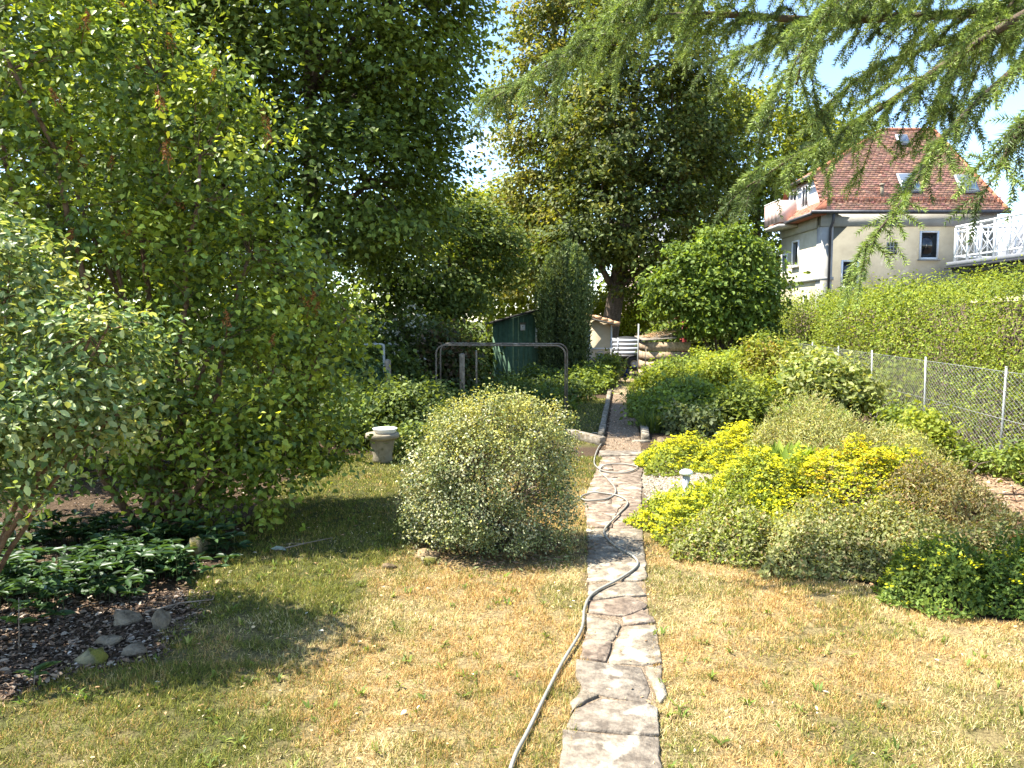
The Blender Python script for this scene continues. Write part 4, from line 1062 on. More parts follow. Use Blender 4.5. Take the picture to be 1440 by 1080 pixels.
# ------------------------------------------------------------------ chain link fence
def wire_fence():
    F = thing("wire_fence", "galvanised chain-link fence with slim posts in front of the hedge", "fence", (7.9, 12.3, 0))
    fx = lambda y: 6.02 + AX * y
    dirv = norm(np.array((AX, 1.0, 0)))
    rng = np.random.default_rng(61)
    for y in (6.2, 9.25, 12.3, 15.5, 18.9, 22.2, 25.4, 28.3):
        m = MB(); lean = .03 * rng.standard_normal(); m.tube([(fx(y), y, -.1), (fx(y) + lean, y, 1.66)], .02, 8); m.build("post", M["galv"], F, smooth=True)
    a = np.array((fx(6), 6.0, 0)) - (.035, 0, 0); Lt = 22.5
    for z in (0.06, .82, 1.58):
        m = MB(); m.tube([a + (0, 0, z), a + dirv * Lt + (0, 0, z)], .0035, 4); m.build("tension_wire", M["galv"], F)
    s = .075; nst = int(Lt / s); nk = 41; h = 1.54 / nk
    k = np.arange(nk + 1); m = MB()
    I = np.arange(nst)[:, None]
    U = I * s + s / 2 * np.where((k + I) % 2 == 0, 1, -1)[...]
    Z = np.broadcast_to(.05 + k * h, U.shape)
    belly = .02 * np.sin(U * 1.3) * np.sin(Z * 2)
    P = a + U[..., None] * dirv + np.stack([belly, 0 * Z, Z], -1)
    p = P[:, :-1].reshape(-1, 3); q = P[:, 1:].reshape(-1, 3); n = len(p)
    r = .0024; o = np.array([(r, 0, 0), (-r * .5, r * .87, 0), (-r * .5, -r * .87, 0)])
    V = np.concatenate([p[:, None] + o, q[:, None] + o], 1)
    Fq = np.array([(0, 1, 4, 3), (1, 2, 5, 4), (2, 0, 3, 5)])
    m.add(V.reshape(-1, 3), None, (np.arange(n)[:, None, None] * 6 + Fq).reshape(-1, 4)); m.build("wire_mesh", M["galv"], F, kind="stuff")
wire_fence()

# ------------------------------------------------------------------ hedge
def hedge():
    rng = np.random.default_rng(71)
    Hd = thing("clipped_hedge", "tall clipped yellow-green hedge running along the wire fence", "hedge", (9, 16, 0))
    fx = lambda y: 6.62 + AX * y
    n = 5200
    y = np.exp(np.log(7.5) + (np.log(38.5) - np.log(7.5)) * rng.random(n))
    z = 3.12 * rng.random(n) ** 0.85
    bul = 0.28 * (fbm(y * 1.1, z * 1.3, 14) - .5) * 2 + 0.10 * rng.standard_normal(n)
    top = 3.06 + 0.22 * (fbm(y * 1.2, y * 0, 15) - .5) * 2
    face = rng.random(n) < 0.80
    x = np.where(face, fx(y) - bul + 0.28 * sstep(2.6, 3.2, z), fx(y) + 1.4 * rng.random(n) + .1)
    z = np.where(face, z, top + .1 * rng.standard_normal(n))
    P = np.stack([x, y, z], -1)
    O = np.where(face[:, None], np.array((-1, -.15, .25)), np.array((-.2, 0, 1)))
    m = MB()
    near = y < 18
    tt = [((0.21, 0.265, 0.035), 3), ((0.15, 0.205, 0.03), 3), ((0.27, 0.31, 0.04), 2)]
    clump_leaves(m, rng, P[near], O[near], 17, 0.30, 0.060, 0.034, "kite", tt, up=.7, out=.5, rnd=.8, droop=.0, flat=1, cspread=.22)
    clump_leaves(m, rng, P[~near], O[~near], 13, 0.42, 0.085, 0.05, "kite", tt, up=.7, out=.5, rnd=.8, droop=.0, flat=1, cspread=.22)
    # loose shoots on top
    k = 500; ys = 8 + 29 * rng.random(k) ** 1.5; xs = fx(ys) + .3 + 1.0 * rng.random(k)
    Pt = np.stack([xs, ys, 3.1 + .25 * rng.random(k)], -1)
    clump_leaves(m, rng, Pt, np.tile((0, 0, 1.0), (k, 1)), 7, .16, .06, .03, "kite", tt[2:] + tt[:1], flat=1.8, droop=-.4)
    m.build("foliage", M["leaf"], Hd, kind="stuff")
    c = MB(); ya = np.arange(7, 39.1, 2.0); V = []
    for yy in ya:
        a = fx(yy) + .38; V += [(a, yy, 0), (a + .75, yy, 0), (a + .75, yy, 2.75), (a, yy, 2.75)]
    for k in range(len(ya) - 1):
        b = k * 4; c.add([], None, None) if False else None
    Q = []
    for k in range(len(ya) - 1):
        b = k * 4
        Q += [(b, b + 4, b + 7, b + 3), (b + 3, b + 7, b + 6, b + 2), (b + 1, b + 2, b + 6, b + 5)]
    Q += [(0, 3, 2, 1), (len(V) - 4, len(V) - 3, len(V) - 2, len(V) - 1)]
    c.add(V, None, Q, np.array((.45, .5, .3))); c.build("dark_core_box", M["bark"], Hd)  # solid dark core box added so nothing shows through, not twigs
hedge()

# ------------------------------------------------------------------ trees
GREEN_COOL = [((0.135, 0.185, 0.034), 4), ((0.185, 0.235, 0.042), 3), ((0.09, 0.13, 0.028), 3)]
GREEN_DEEP = [((0.095, 0.135, 0.030), 4), ((0.135, 0.18, 0.04), 3), ((0.18, 0.215, 0.055), 1)]
OLIVE = [((0.19, 0.20, 0.04), 4), ((0.24, 0.215, 0.05), 3), ((0.13, 0.16, 0.035), 3)]
YELLOWG = [((0.29, 0.31, 0.035), 4), ((0.22, 0.26, 0.033), 3), ((0.34, 0.33, 0.05), 1)]
MIDG = [((0.155, 0.20, 0.033), 4), ((0.21, 0.25, 0.036), 3), ((0.11, 0.15, 0.03), 3)]

tree("broadleaf_tree", "huge dense dark green tree rising behind the lilac", "tree", (-5.0, 19.5, 0),
     [(-5.07, 19.5, 6.38, 3.28, 2.81, 3.28), (-3.9, 18.72, 9.89, 2.96, 2.65, 2.81), (-6.71, 19.5, 9.11, 3.28, 3.12, 3.59), (-4.84, 19.5, 11.0, 3.28, 3.12, 2.6), (-3.2, 18.72, 5.68, 1.87, 2.03, 2.03), (-7.41, 18.72, 5.21, 2.73, 2.34, 2.73), (-2.73, 19.11, 8.02, 1.56, 1.87, 1.87), (-2.65, 18.95, 9.9, 1.56, 1.72, 1.9), (-5.4, 20.6, 7.5, 2.4, 2.2, 4.5), (-7.5, 20.5, 6.5, 2.5, 2.4, 4)],
     2050, 48, .80, 0.15, 0.105, GREEN_COOL, 0.32, 101, droop=.3, branchlets=120, flat=.36, up=.9, rnd=.5, lo=.42)
tree("broadleaf_tree", "low spreading blackish green tree left of the green shed", "tree", (-2.2, 27.6, 0),
     [(-2.6, 27.2, 4.6, 2.0, 1.9, 1.9), (-1.2, 27.4, 4.8, 1.5, 1.4, 1.5), (-4.0, 26.5, 5, 1.7, 1.7, 1.9), (-3.4, 26.6, 2.9, 1.6, 1.4, 1.3), (-2.4, 27.0, 3.2, 1.1, 1.0, 1.0)],
     520, 48, .75, .16, .11, GREEN_DEEP, .2, 102, droop=.35, flat=.4, up=.9, rnd=.5)
tree("broadleaf_tree", "tall shaded tree at the far left edge behind the lilac", "tree", (-13.5, 23, 0),
     [(-13.5, 23, 8, 4.5, 4, 4.5), (-14, 23, 14, 4.5, 4, 4.5), (-11, 22, 10, 3, 3, 3.5), (-11, 21, 5, 3, 3, 3.2), (-15, 21, 4, 3, 3, 3)],
     620, 40, 1.2, .28, .19, GREEN_DEEP, .35, 103, flat=.4)
tree("broadleaf_tree", "olive yellow tall tree with tawny top beyond the sheds", "tree", (2.6, 48, 0),
     [(2.4, 47, 9, 3.0, 3, 4), (2.0, 47, 15, 2.9, 3, 4.0), (3.8, 47, 20.5, 3.4, 3, 4.0), (1.6, 46, 6, 2.4, 2.4, 2.6), (4.5, 47, 12, 3, 3, 4), (3.2, 47, 24, 2.4, 2.4, 2.6)],
     800, 46, 1.1, .28, .19, OLIVE, .35, 104, droop=.35, flat=.42, up=.8, rnd=.55)
tree("broadleaf_tree", "great dark spreading tree with thick leaning trunk in the middle", "tree", (5.2, 42, 0),
     [(5.0, 42, 8.0, 2.7, 2.7, 3.2), (8.0, 42, 7.6, 2.7, 2.7, 3.4), (5.4, 42, 12.5, 3.0, 2.8, 3.6), (8.6, 42, 12.6, 2.9, 2.8, 3.6), (7.0, 42, 17, 3.6, 3, 3.8), (10.2, 42.5, 10.0, 1.9, 2.2, 2.8), (3.6, 41.5, 6.0, 1.8, 1.8, 2.0), (7.4, 41, 5.0, 2.0, 1.8, 1.6)],
     900, 50, .95, .25, .17, [((0.080, 0.108, 0.026), 4), ((0.125, 0.15, 0.032), 3), ((0.19, 0.19, 0.04), 1.5)], .55, 105, bark="bark", droop=.4, flat=.40, up=.8, rnd=.55, trunk_top=(6.6, 42, 15))
tree("broadleaf_tree", "bright green leafy tree standing left of the tiled house", "tree", (15.8, 50, 0),
     [(14.5, 50, 8, 3.2, 3, 4), (17.5, 50, 9, 3.4, 3, 4.2), (15.8, 50, 13.2, 3.4, 3, 3.6), (13.2, 49.5, 12, 2.3, 2.3, 2.8), (19.5, 50, 12, 3, 3, 3.4), (11.6, 49, 9, 2.4, 2.2, 3.2), (12.2, 49, 14.5, 2.3, 2.2, 2.6), (10.8, 49, 5, 2.2, 2, 2.6)],
     760, 44, 1.1, .30, .2, MIDG + YELLOWG[:1], .35, 106, droop=.3, flat=.5)
tree("broadleaf_tree", "sunny yellow-green tree far behind the dark spreading one at left", "tree", (-1.6, 52, 0),
     [(-1.6, 52, 6, 2.8, 2.6, 3.4), (-0.4, 52, 8.5, 2.4, 2.4, 2.6), (-3.2, 52, 8, 2.6, 2.4, 2.8), (0.3, 51, 4, 2.0, 2.0, 2.6), (1.4, 51.5, 7, 1.8, 1.8, 2.4)],
     700, 28, 1.1, .28, .2, YELLOWG, .25, 107, flat=.5)
tree("broadleaf_tree", "small bright yellow bushy tree seen above the silver trailer", "tree", (7.4, 50, 0),
     [(7.2, 50, 2.7, 1.9, 1.8, 1.9), (8.5, 50, 2.2, 1.5, 1.5, 1.6), (6.0, 50, 2.1, 1.3, 1.3, 1.4)],
     420, 26, .7, .2, .14, [((0.32, 0.33, 0.03), 3), ((0.24, 0.28, 0.03), 2)], .14, 108, branchlets=30, stems=4)
tree("hazel_tree", "multi-stemmed bright hazel with broad leaves by the wood store", "tree", (8.3, 29.5, 0),
     [(7.8, 29.4, 4.9, .95, .9, .8), (6.9, 29.2, 4.3, .9, .9, .7), (8.8, 29.4, 4.4, .95, .9, .8), (6.2, 29.1, 3.5, .85, .8, .6), (7.6, 28.9, 3.7, 1.1, .9, .7), (9.1, 29.2, 3.4, .9, .9, .7), (7.0, 28.7, 2.9, .9, .8, .5), (8.4, 28.8, 2.8, 1.0, .8, .6), (5.7, 29.2, 2.9, .6, .6, .45), (9.5, 29.5, 2.7, .7, .7, .6), (8.0, 29.8, 4.2, 1.3, 1.1, 1.0), (7.1, 28.8, 2.2, .9, .7, .5), (9.1, 29.0, 2.0, .8, .7, .5), (6.5, 29.3, 4.7, .5, .5, .5), (8.5, 29.3, 5.4, .5, .5, .55), (9.9, 29.4, 3.9, .45, .45, .4), (7.3, 29.2, 5.5, .3, .3, .4), (5.4, 29.1, 3.9, .4, .4, .3), (9.3, 29.3, 4.9, .35, .35, .35)],
     640, 30, .55, .165, .12, [((0.155, 0.225, 0.04), 4), ((0.21, 0.28, 0.05), 3), ((0.10, 0.15, 0.034), 2)], .07, 109, stems=8, tmpl="oval", droop=.45, flat=.4, branchlets=60)

def far_trees():
    rng = np.random.default_rng(110); m = MB()
    lobes = [(x + 2 * rng.standard_normal(), 78 + 8 * rng.random(), 2.5 + 2 * rng.random(), 5, 3, 3.2 + 2 * rng.random()) for x in np.arange(-60, 75, 6)]
    P, O = lobe_points(rng, lobes, 1500, .8, 1.05, -.6)
    clump_leaves(m, rng, P, O, 12, 1.8, .5, .36, "kite", MIDG + YELLOWG + GREEN_COOL, cspread=.2)
    tag(m.build("distant_trees", M["leaf"], kind="stuff"), "far green tree belt closing the view behind the sheds", "trees")
far_trees()

def yew():
    rng = np.random.default_rng(111)
    x, y = 1.98, 28.6
    Y = thing("columnar_yew", "dark columnar yew with many upright plumes before the green shed", "tree", (x, y, 0))
    tb = MB()
    for k in range(7):
        a = rng.random() * 6.28; tb.tube(limb(rng, (x + .1 * math.cos(a), y + .1 * math.sin(a), -.05), (x + .5 * math.cos(a), y + .5 * math.sin(a), 4.2), 8, .05), np.linspace(.09, .02, 8), 6)
    tb.build("trunk", M["bark_brown"], Y, smooth=True)
    m = MB()
    for k in range(34):
        a = k * 2.399 + .3 * rng.random(); r = .95 * math.sqrt((k + .5) / 34); h = 5.3 - .75 * r * r - .55 * rng.random() ** 2; n = 1150
        t = rng.random(n) ** .75; zz = .15 + (h - .15) * t
        sp = .75 + .30 * np.sin(t * math.pi * .9)
        cx = x + r * math.cos(a) * sp + .05 * np.sin(t * 9 + k); cy = y + r * math.sin(a) * sp
        an = rng.random(n) * 6.28; lump = .75 + .5 * fbm(t * 9 + k * 5, an * .8, 5)
        rad = .155 * lump * np.clip((1.0 - t) * 9, .2, 1) * (.55 + .45 * rng.random(n) ** .5)
        o = np.stack([np.cos(an), np.sin(an), np.zeros(n)], -1)
        P = np.stack([cx + rad * np.cos(an), cy + rad * np.sin(an), zz], -1)
        A = o * .7 + np.array((0, 0, .9)) + .4 * rng.standard_normal((n, 3))
        N = o + np.array((0, 0, .4)) + .4 * rng.standard_normal((n, 3))
        c = pick_tint(rng, n, [((.075, .105, .038), 4), ((.11, .145, .05), 3), ((.16, .19, .07), 1.5)], .25) * (.75 + .75 * rng.random()) * (.75 + .55 * t[:, None])  # tint brightens upward: sky light on the plume tops painted in
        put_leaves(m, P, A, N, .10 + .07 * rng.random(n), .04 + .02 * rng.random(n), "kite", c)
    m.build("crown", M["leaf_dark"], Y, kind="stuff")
yew()

# ------------------------------------------------------------------ lilac and the pale shrub in the left foreground
def lilac():
    def shoots(cb, rng, P, O):
        top = P[(O[:, 2] > .3) & (P[:, 2] > 2.8)]
        for p in top[rng.choice(len(top), min(150, len(top)), replace=False)]:
            L = .25 + .3 * rng.random(); d = norm(np.array((.25 * rng.standard_normal(), .25 * rng.standard_normal(), 1)))
            k = 7; t = np.repeat(np.linspace(.1, 1, k), 2)
            az = (np.arange(2 * k) % 2) * math.pi + np.repeat(np.arange(k) * math.pi / 2, 2) + rng.random() * 6
            o = np.stack([np.cos(az), np.sin(az), np.full(2 * k, .55) + .5 * t], -1)
            c = pick_tint(rng, 2 * k, [((.24, .30, .03), 3), ((.17, .25, .03), 2)], .15)
            s = .075 * (1 - .55 * t)
            put_leaves(cb, p + d * (L * t)[:, None], o, np.array((0, 0, 1.0)) - o * .4 + .2 * rng.standard_normal((2 * k, 3)), s, s * .72, "heart", c)
    root, P, O = tree("lilac_bush", "towering lilac with brown withered panicles filling the left side", "shrub", (-4.1, 8.9, 0),
        [(-4.9, 9.0, 4.3, 1.3, 1.2, 1.3), (-5.6, 8.8, 5.7, 1.2, 1.1, 1.5), (-3.35, 8.9, 4.15, .72, .8, .85), (-3.0, 9.0, 3.1, .9, .9, .9), (-2.75, 9.3, 2.1, .72, .8, .75), (-3.4, 8.7, 1.75, 1.0, .8, .75),
         (-4.4, 8.9, 2.9, 1.1, 1.0, .9), (-6.2, 8.7, 4.0, 1.2, 1.1, 1.4), (-4.3, 9.3, 5.2, .8, .9, .9), (-5.4, 9.2, 2.4, 1.2, 1, 1.0), (-3.1, 8.3, 1.05, .7, .55, .5), (-2.3, 9.6, 1.75, .5, .6, .5), (-6.4, 8.9, 6.4, 1.2, 1.1, 1.3), (-2.55, 9.1, 1.2, .55, .6, .45), (-3.9, 8.5, .95, .6, .5, .45), (-2.2, 9.9, 2.3, .45, .5, .5), (-3.3, 8.9, 5.0, .35, .4, .5), (-4.5, 8.3, 1.7, .7, .6, .6), (-2.75, 8.8, .75, .5, .5, .38), (-3.5, 9.4, 2.6, .9, .8, .9), (-5.0, 8.6, 3.6, 1.0, .8, .9), (-3.55, 8.3, .55, .6, .45, .42), (-2.85, 8.55, .42, .5, .45, .34), (-4.6, 8.0, .9, .65, .5, .5), (-2.4, 9.5, .8, .45, .5, .42), (-3.9, 8.1, 1.35, .6, .45, .45)],
        1850, 24, .25, .074, .058, [((.18, .245, .038), 4), ((.26, .325, .046), 3), ((.11, .165, .036), 3), ((.36, .41, .055), 2)], .05, 121, mat="leaf_gloss", tmpl="heart", bark="bark_brown",
        stems=16, lo=.45, droop=.4, branchlets=480, flat=.8, extra=shoots, up=.7, out=.35, rnd=.55, keep=.6)
    # withered flower panicles
    rng = np.random.default_rng(122)
    m = MB(); n = 90
    t = rng.random(n); r = .035 * (1 - t * .8); a = rng.random(n) * 6.28
    Pp = np.stack([r * np.cos(a), r * np.sin(a), .15 * t], -1)
    put_leaves(m, Pp, norm(rng.standard_normal((n, 3)) + (0, 0, .5)), rng.standard_normal((n, 3)), .022, .012, "kite", pick_tint(rng, n, [((.34, .14, .045), 3), ((.45, .22, .07), 2), ((.22, .09, .035), 2)], .25))
    m.tube([(0, 0, -.08), (0, 0, .14)], (.004, .002), 4, np.array((.25, .14, .06)))
    proto = None
    cand = np.where((O[:, 1] < .2) & (P[:, 2] > 2.0))[0]
    for k, i in enumerate(rng.choice(cand, 60, replace=False)):
        loc = P[i] + O[i] * .12
        if proto is None:
            m.V = [v + loc for v in m.V]; proto = m.build("seed_head", M["flower"], root, origin=loc)
        else:
            share(proto, root, tuple(loc - np.array(root.location)), (rng.random() * .9 - .45, rng.random() * .9 - .45, rng.random() * 6), .8 + .7 * rng.random())
lilac()

tree("pale_shrub", "pale cream-green arching shrub at the left edge before the lilac", "shrub", (-4.5, 5.95, 0),
     [(-3.15, 5.65, 2.2, .58, .55, .36), (-3.95, 5.75, 2.62, .6, .6, .55), (-3.6, 5.4, 1.72, .7, .55, .42), (-4.4, 5.6, 1.6, .6, .6, .6), (-3.1, 5.55, 1.75, .42, .45, .30), (-4.3, 6.0, 3.0, .5, .5, .35), (-3.85, 5.1, 1.25, .45, .45, .35)],
     720, 24, .24, .060, .038, [((.20, .26, .09), 3), ((.30, .35, .15), 3), ((.13, .20, .06), 3), ((.42, .43, .13), 1.3)], .026, 131, mat="leaf_gloss", tmpl="oval", bark="bark_brown", stems=12, lo=.5, droop=.35, branchlets=160, flat=.55, keep=.65, up=1.0)

def left_groundcover():
    rng = np.random.default_rng(132); m = MB()
    n = 900; x = -5.6 + 3.0 * rng.random(n); y = 5.95 + 2.3 * rng.random(n)
    edge = np.interp(y, [5.9, 6.3, 6.8, 7.4, 8.3], [-3.9, -3.45, -3.05, -3.0, -3.05]) + .3 * (fbm(x * 3, y * 3, 19) - .5)
    ok = (x < edge + .16 * rng.standard_normal(n)) & (np.abs(x / y) < .76) & (fbm(x * 2.5, y * 2.5, 88) > .38)
    for px, py in zip(x[ok], y[ok]):
        k = rng.integers(6, 11); az = rng.random(k) * 6.28; h = .05 + .26 * rng.random() ** 1.4
        o = np.stack([np.cos(az), np.sin(az), -.1 + .5 * rng.random(k)], -1)
        L = .09 + .07 * rng.random(k)
        put_leaves(m, np.tile((px, py, h), (k, 1)), o, np.array((0, 0, 1.0)) + .25 * rng.standard_normal((k, 3)), L, L * .4, "oval", pick_tint(rng, k, [((.045, .09, .03), 3), ((.065, .125, .04), 2), ((.03, .062, .022), 2)], .2))
        m.tube([(px, py, -.02), (px, py, h)], (.004, .003), 3, np.array((.08, .1, .04)), cap=False)
    tag(m.build("groundcover_leaves", M["leaf_gloss"], kind="stuff"), "glossy dark green whorled groundcover below the lilac", "groundcover")
left_groundcover()

def leafy_weed(name, label, x, y, h, k, L, seed, tints):
    rng = np.random.default_rng(seed); m = MB(); R = thing(name, label, "plant", (x, y, 0))
    s = MB(); s.tube([(x, y, -.02), (x + .02, y, h)], (.005, .003), 5); s.build("stem", M["twig"], R)
    for j in range(k):
        az = rng.random() * 6.28; o = np.array([(math.cos(az), math.sin(az), .1 + .4 * rng.random())])
        q = MB(); q_l = L * (.7 + .6 * rng.random())
        put_leaves(q, np.array([(x, y, h * (.5 + .5 * rng.random()))]), o, np.array([(0, 0, 1.0)]), q_l, q_l * .45, "oval", pick_tint(rng, 1, tints, .2))
        q.build("leaf", M["leaf_gloss"], R)
leafy_weed("lone_weed", "single broad-leaved weed at the lower corner of the mulch bed", -3.12, 4.82, .12, 8, .14, 133, [((.06, .10, .03), 1)])
leafy_weed("tall_weed", "leafy stem rising at the left edge before the mulch bed", -3.55, 5.35, .42, 12, .13, 134, [((.10, .17, .035), 1)])

# ------------------------------------------------------------------ the round variegated bush on the lawn
def round_bush():
    rng = np.random.default_rng(141)
    x, y = -.22, 7.95
    B = thing("variegated_bush", "rounded cream-variegated evergreen bush in the middle of the lawn", "shrub", (x, y, 0))
    lobes = [(x, y, .85, .60, .60, .55), (x - .48, y - .05, .45, .40, .42, .36), (x + .46, y - .05, .42, .40, .42, .34), (x - .52, y, .85, .34, .38, .34), (x + .52, y, .90, .34, .38, .36), (x - .30, y - .05, 1.22, .38, .4, .32),
             (x + .05, y, 1.34, .40, .4, .30), (x + .42, y, 1.28, .36, .4, .30), (x - .1, y - .35, .55, .46, .36, .40), (x + .22, y - .35, .85, .42, .34, .40), (x - .2, y - .36, 1.0, .40, .3, .34), (x - .62, y + .05, .30, .3, .3, .22), (x + .15, y - .3, .28, .5, .35, .22), (x - .05, y + .35, .9, .55, .4, .5)]
    P, O = lobe_points(rng, lobes, 2500, .55, 1.06, -.85, .70)
    hole = (P[:, 0] > x + .15) & (P[:, 0] < x + .55) & (P[:, 2] > .55) & (P[:, 2] < .95) & (rng.random(len(P)) < .72)
    P, O = P[~hole], O[~hole]
    m = MB()
    up = sstep(.9, 1.5, P[:, 2] + .25 * O[:, 2])  # upper, upward-facing clumps: sunlight on the top painted as yellower tint
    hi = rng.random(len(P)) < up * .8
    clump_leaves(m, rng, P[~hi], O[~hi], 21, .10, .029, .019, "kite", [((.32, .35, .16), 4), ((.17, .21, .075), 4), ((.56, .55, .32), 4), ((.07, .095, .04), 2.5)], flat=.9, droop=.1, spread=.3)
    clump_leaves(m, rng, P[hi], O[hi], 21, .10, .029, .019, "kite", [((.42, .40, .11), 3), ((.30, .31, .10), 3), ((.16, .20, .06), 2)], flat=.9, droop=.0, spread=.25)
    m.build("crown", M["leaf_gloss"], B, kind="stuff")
    t = MB()
    for k in range(26):
        a = rng.random() * 6.28; r = .22 * rng.random()
        i = rng.integers(0, len(P))
        t.tube(limb(rng, (x + r * math.cos(a), y + r * math.sin(a), -.03), P[i] * .85 + np.array((x, y, .8)) * .15, 8, .14), np.linspace(.017, .005, 8), 6)
    t.build("stems", M["bark"], B, smooth=True, kind="stuff")
    t = MB()
    for i in rng.choice(len(P), 420, replace=False):
        c = np.array((x, y, .55)); t.tube(limb(rng, P[i] * .55 + c * .45, P[i], 5, .2), np.linspace(.006, .002, 5), 4, cap=False)
    t.build("twigs", M["twig"], B, kind="stuff")
    d = MB(); n = 900; a = rng.random(n) * 6.28; r = .35 + .55 * rng.random(n); px, py = x + .12 + r * np.cos(a) * 1.1, y + r * np.sin(a)
    az = rng.random(n) * 6.28
    put_leaves(d, np.stack([px, py, .01 + .05 * rng.random(n)], -1), np.stack([np.cos(az), np.sin(az), .5 * rng.random(n)], -1), np.array((0, 0, 1.0)) + .4 * rng.standard_normal((n, 3)), .03 + .07 * rng.random(n), .012 + .01 * rng.random(n), "kite",
               pick_tint(rng, n, [((.12, .08, .05), 3), ((.22, .15, .09), 2), ((.16, .17, .07), 2)], .3))
    tag(d.build("bush_litter", M["litter"], kind="stuff"), "brown fallen leaves and twigs round the foot of the round bush", "litter")
round_bush()

# ------------------------------------------------------------------ shrubs in the beds
def shrub(name, label, x, y, r, h, seed, tints, L=.08, W=None, mat="leaf", tmpl="kite", n=None, per=16, droop=.25, group=None, stems=5, ry=None, flat=.7, cat="shrub", extra=None, cr=None, low=.0, **kw):
    rng = np.random.default_rng(seed + 9000); z0 = float(gz(x, y)); ry = ry or r
    lobes = [(x, y, z0 + low + (h - low) * .42, r * .68, ry * .68, (h - low) * .38)]
    for k in range(8):
        a = k * 2.4 + rng.random(); q = .26 + .22 * rng.random(); e = .35 + .45 * rng.random(); zz_ = .22 + .55 * rng.random() * (1.15 - .5 * e)
        lobes.append((x + r * e * math.cos(a), y + ry * e * math.sin(a), z0 + low + (h - low) * zz_, r * q, ry * q, (h - low) * (.20 + .14 * rng.random())))
    n = n or int((11 if name == 'background_shrub' or name == 'flowering_shrub' else 27) * r * h / max(L, .05))
    L = L * (1.55 if name == 'background_shrub' else 1.28)
    return tree(name, label, cat, (x, y, z0), lobes, n, per, cr or max(.20, L * 3.0), L, W or L * .62, tints, .014 + .008 * h, seed, mat=mat, tmpl=tmpl, group=group, stems=stems, droop=droop, flat=flat, lo=.5, branchlets=18, extra=extra, bark="bark_brown", **kw)

G1 = [((.125, .175, .042), 4), ((.175, .225, .048), 3), ((.085, .125, .035), 3)]
G2 = [((.20, .265, .055), 4), ((.27, .33, .06), 3), ((.14, .195, .045), 3)]
G3 = [((.12, .165, .042), 4), ((.165, .21, .05), 3), ((.085, .12, .035), 3)]
YG = [((.29, .34, .045), 4), ((.21, .27, .04), 3), ((.36, .38, .055), 2)]
shrub("border_shrub", "rounded green shrub just left behind the concrete pedestal", -2.95, 14.9, .85, 1.15, 201, G1)
shrub("border_shrub", "leafy shrub in the shade just behind the white dish", -2.05, 15.3, .85, 1.25, 202, G3)
shrub("border_shrub", "low dark shrub right of the concrete pedestal", -1.75, 13.5, .5, .62, 203, G3, .07)
shrub("border_shrub", "bluish green shrub below the grey pipe frame", -3.45, 16.7, .85, 1.45, 204, [((.075, .125, .06), 3), ((.10, .16, .075), 2)])
shrub("border_shrub", "sprawling shrub at the left leg of the rusty pipe frame", -1.9, 17.3, .75, 1.0, 205, G1)
shrub("background_shrub", "dark evergreen shrub filling the grey pipe frame", -3.9, 20.2, 1.35, 2.3, 206, GREEN_DEEP, .1)
shrub("background_shrub", "broad dark green shrub behind the lilac's lower tips", -5.6, 19.4, 1.6, 3.1, 207, GREEN_COOL, .11)
shrub("background_shrub", "reddish-tipped shrub between white blossom and rusty frame", -2.2, 22.4, 1.25, 2.7, 209, [((.10, .11, .04), 3), ((.07, .10, .035), 3), ((.15, .10, .055), 1)], .1)
shrub("background_shrub", "deep shaded shrub beside the green shed's left wall", -2.0, 24.8, .9, 2.0, 210, GREEN_DEEP, .11)
shrub("background_shrub", "tall shadowy shrub at the foot of the huge tree", -6.6, 22.5, 2.2, 4.2, 211, GREEN_DEEP, .13)
shrub("background_shrub", "shaded shrub mass beneath the blackish green tree", -3.3, 24.6, 1.5, 2.6, 212, GREEN_DEEP, .12)
shrub("background_shrub", "shaded leafy shrub behind the lilac stems", -4.9, 13.2, 1.2, 1.9, 213, G3, .09)
shrub("background_shrub", "dark shrub deep in the shade behind the pale shrub", -7.2, 12.2, 1.6, 2.6, 214, G3, .1)
shrub("background_shrub", "green shrub at the border end left of the weathered post", -4.6, 16.2, 1.1, 1.7, 215, G1, .09)
shrub("background_shrub", "dark bush closing the view below the hazel crown", 9.2, 34.6, 1.7, 2.9, 216, GREEN_DEEP, .13)
shrub("background_shrub", "shaded bush behind the red steel frame", 7.6, 35.6, 1.4, 2.4, 217, G3, .13)
shrub("background_shrub", "shaded bush between the hazel and the cream house wall", 11.2, 36.2, 1.6, 3.0, 218, GREEN_DEEP, .13)
shrub("background_shrub", "shaded bush at the left corner of the green shed", -2.0, 31.0, 1.3, 2.3, 219, GREEN_DEEP, .13)
shrub("background_shrub", "shaded bush behind the low blackish tree", -4.6, 30.5, 1.7, 2.8, 220, GREEN_DEEP, .13)
def blossoms(cb, rng, P, O):
    s = P[(O[:, 1] < .5) & (P[:, 2] > 1.2)]
    k = 300; p = s[rng.integers(0, len(s), k)] + .14 * rng.standard_normal((k, 3)) + (0, -.12, 0)
    for j in range(4):
        put_leaves(cb, p, norm(rng.standard_normal((k, 3))), np.array((0, -.6, .8)) + .3 * rng.standard_normal((k, 3)), .075, .06, "kite", np.tile((.70, .70, .68), (k, 1)) * (.8 + .3 * rng.random((k, 1))))
shrub("flowering_shrub", "shrub with white blossom behind the grey pipe frame", -3.75, 21.9, 1.2, 2.95, 208, G3, .09, extra=blossoms, stems=6)
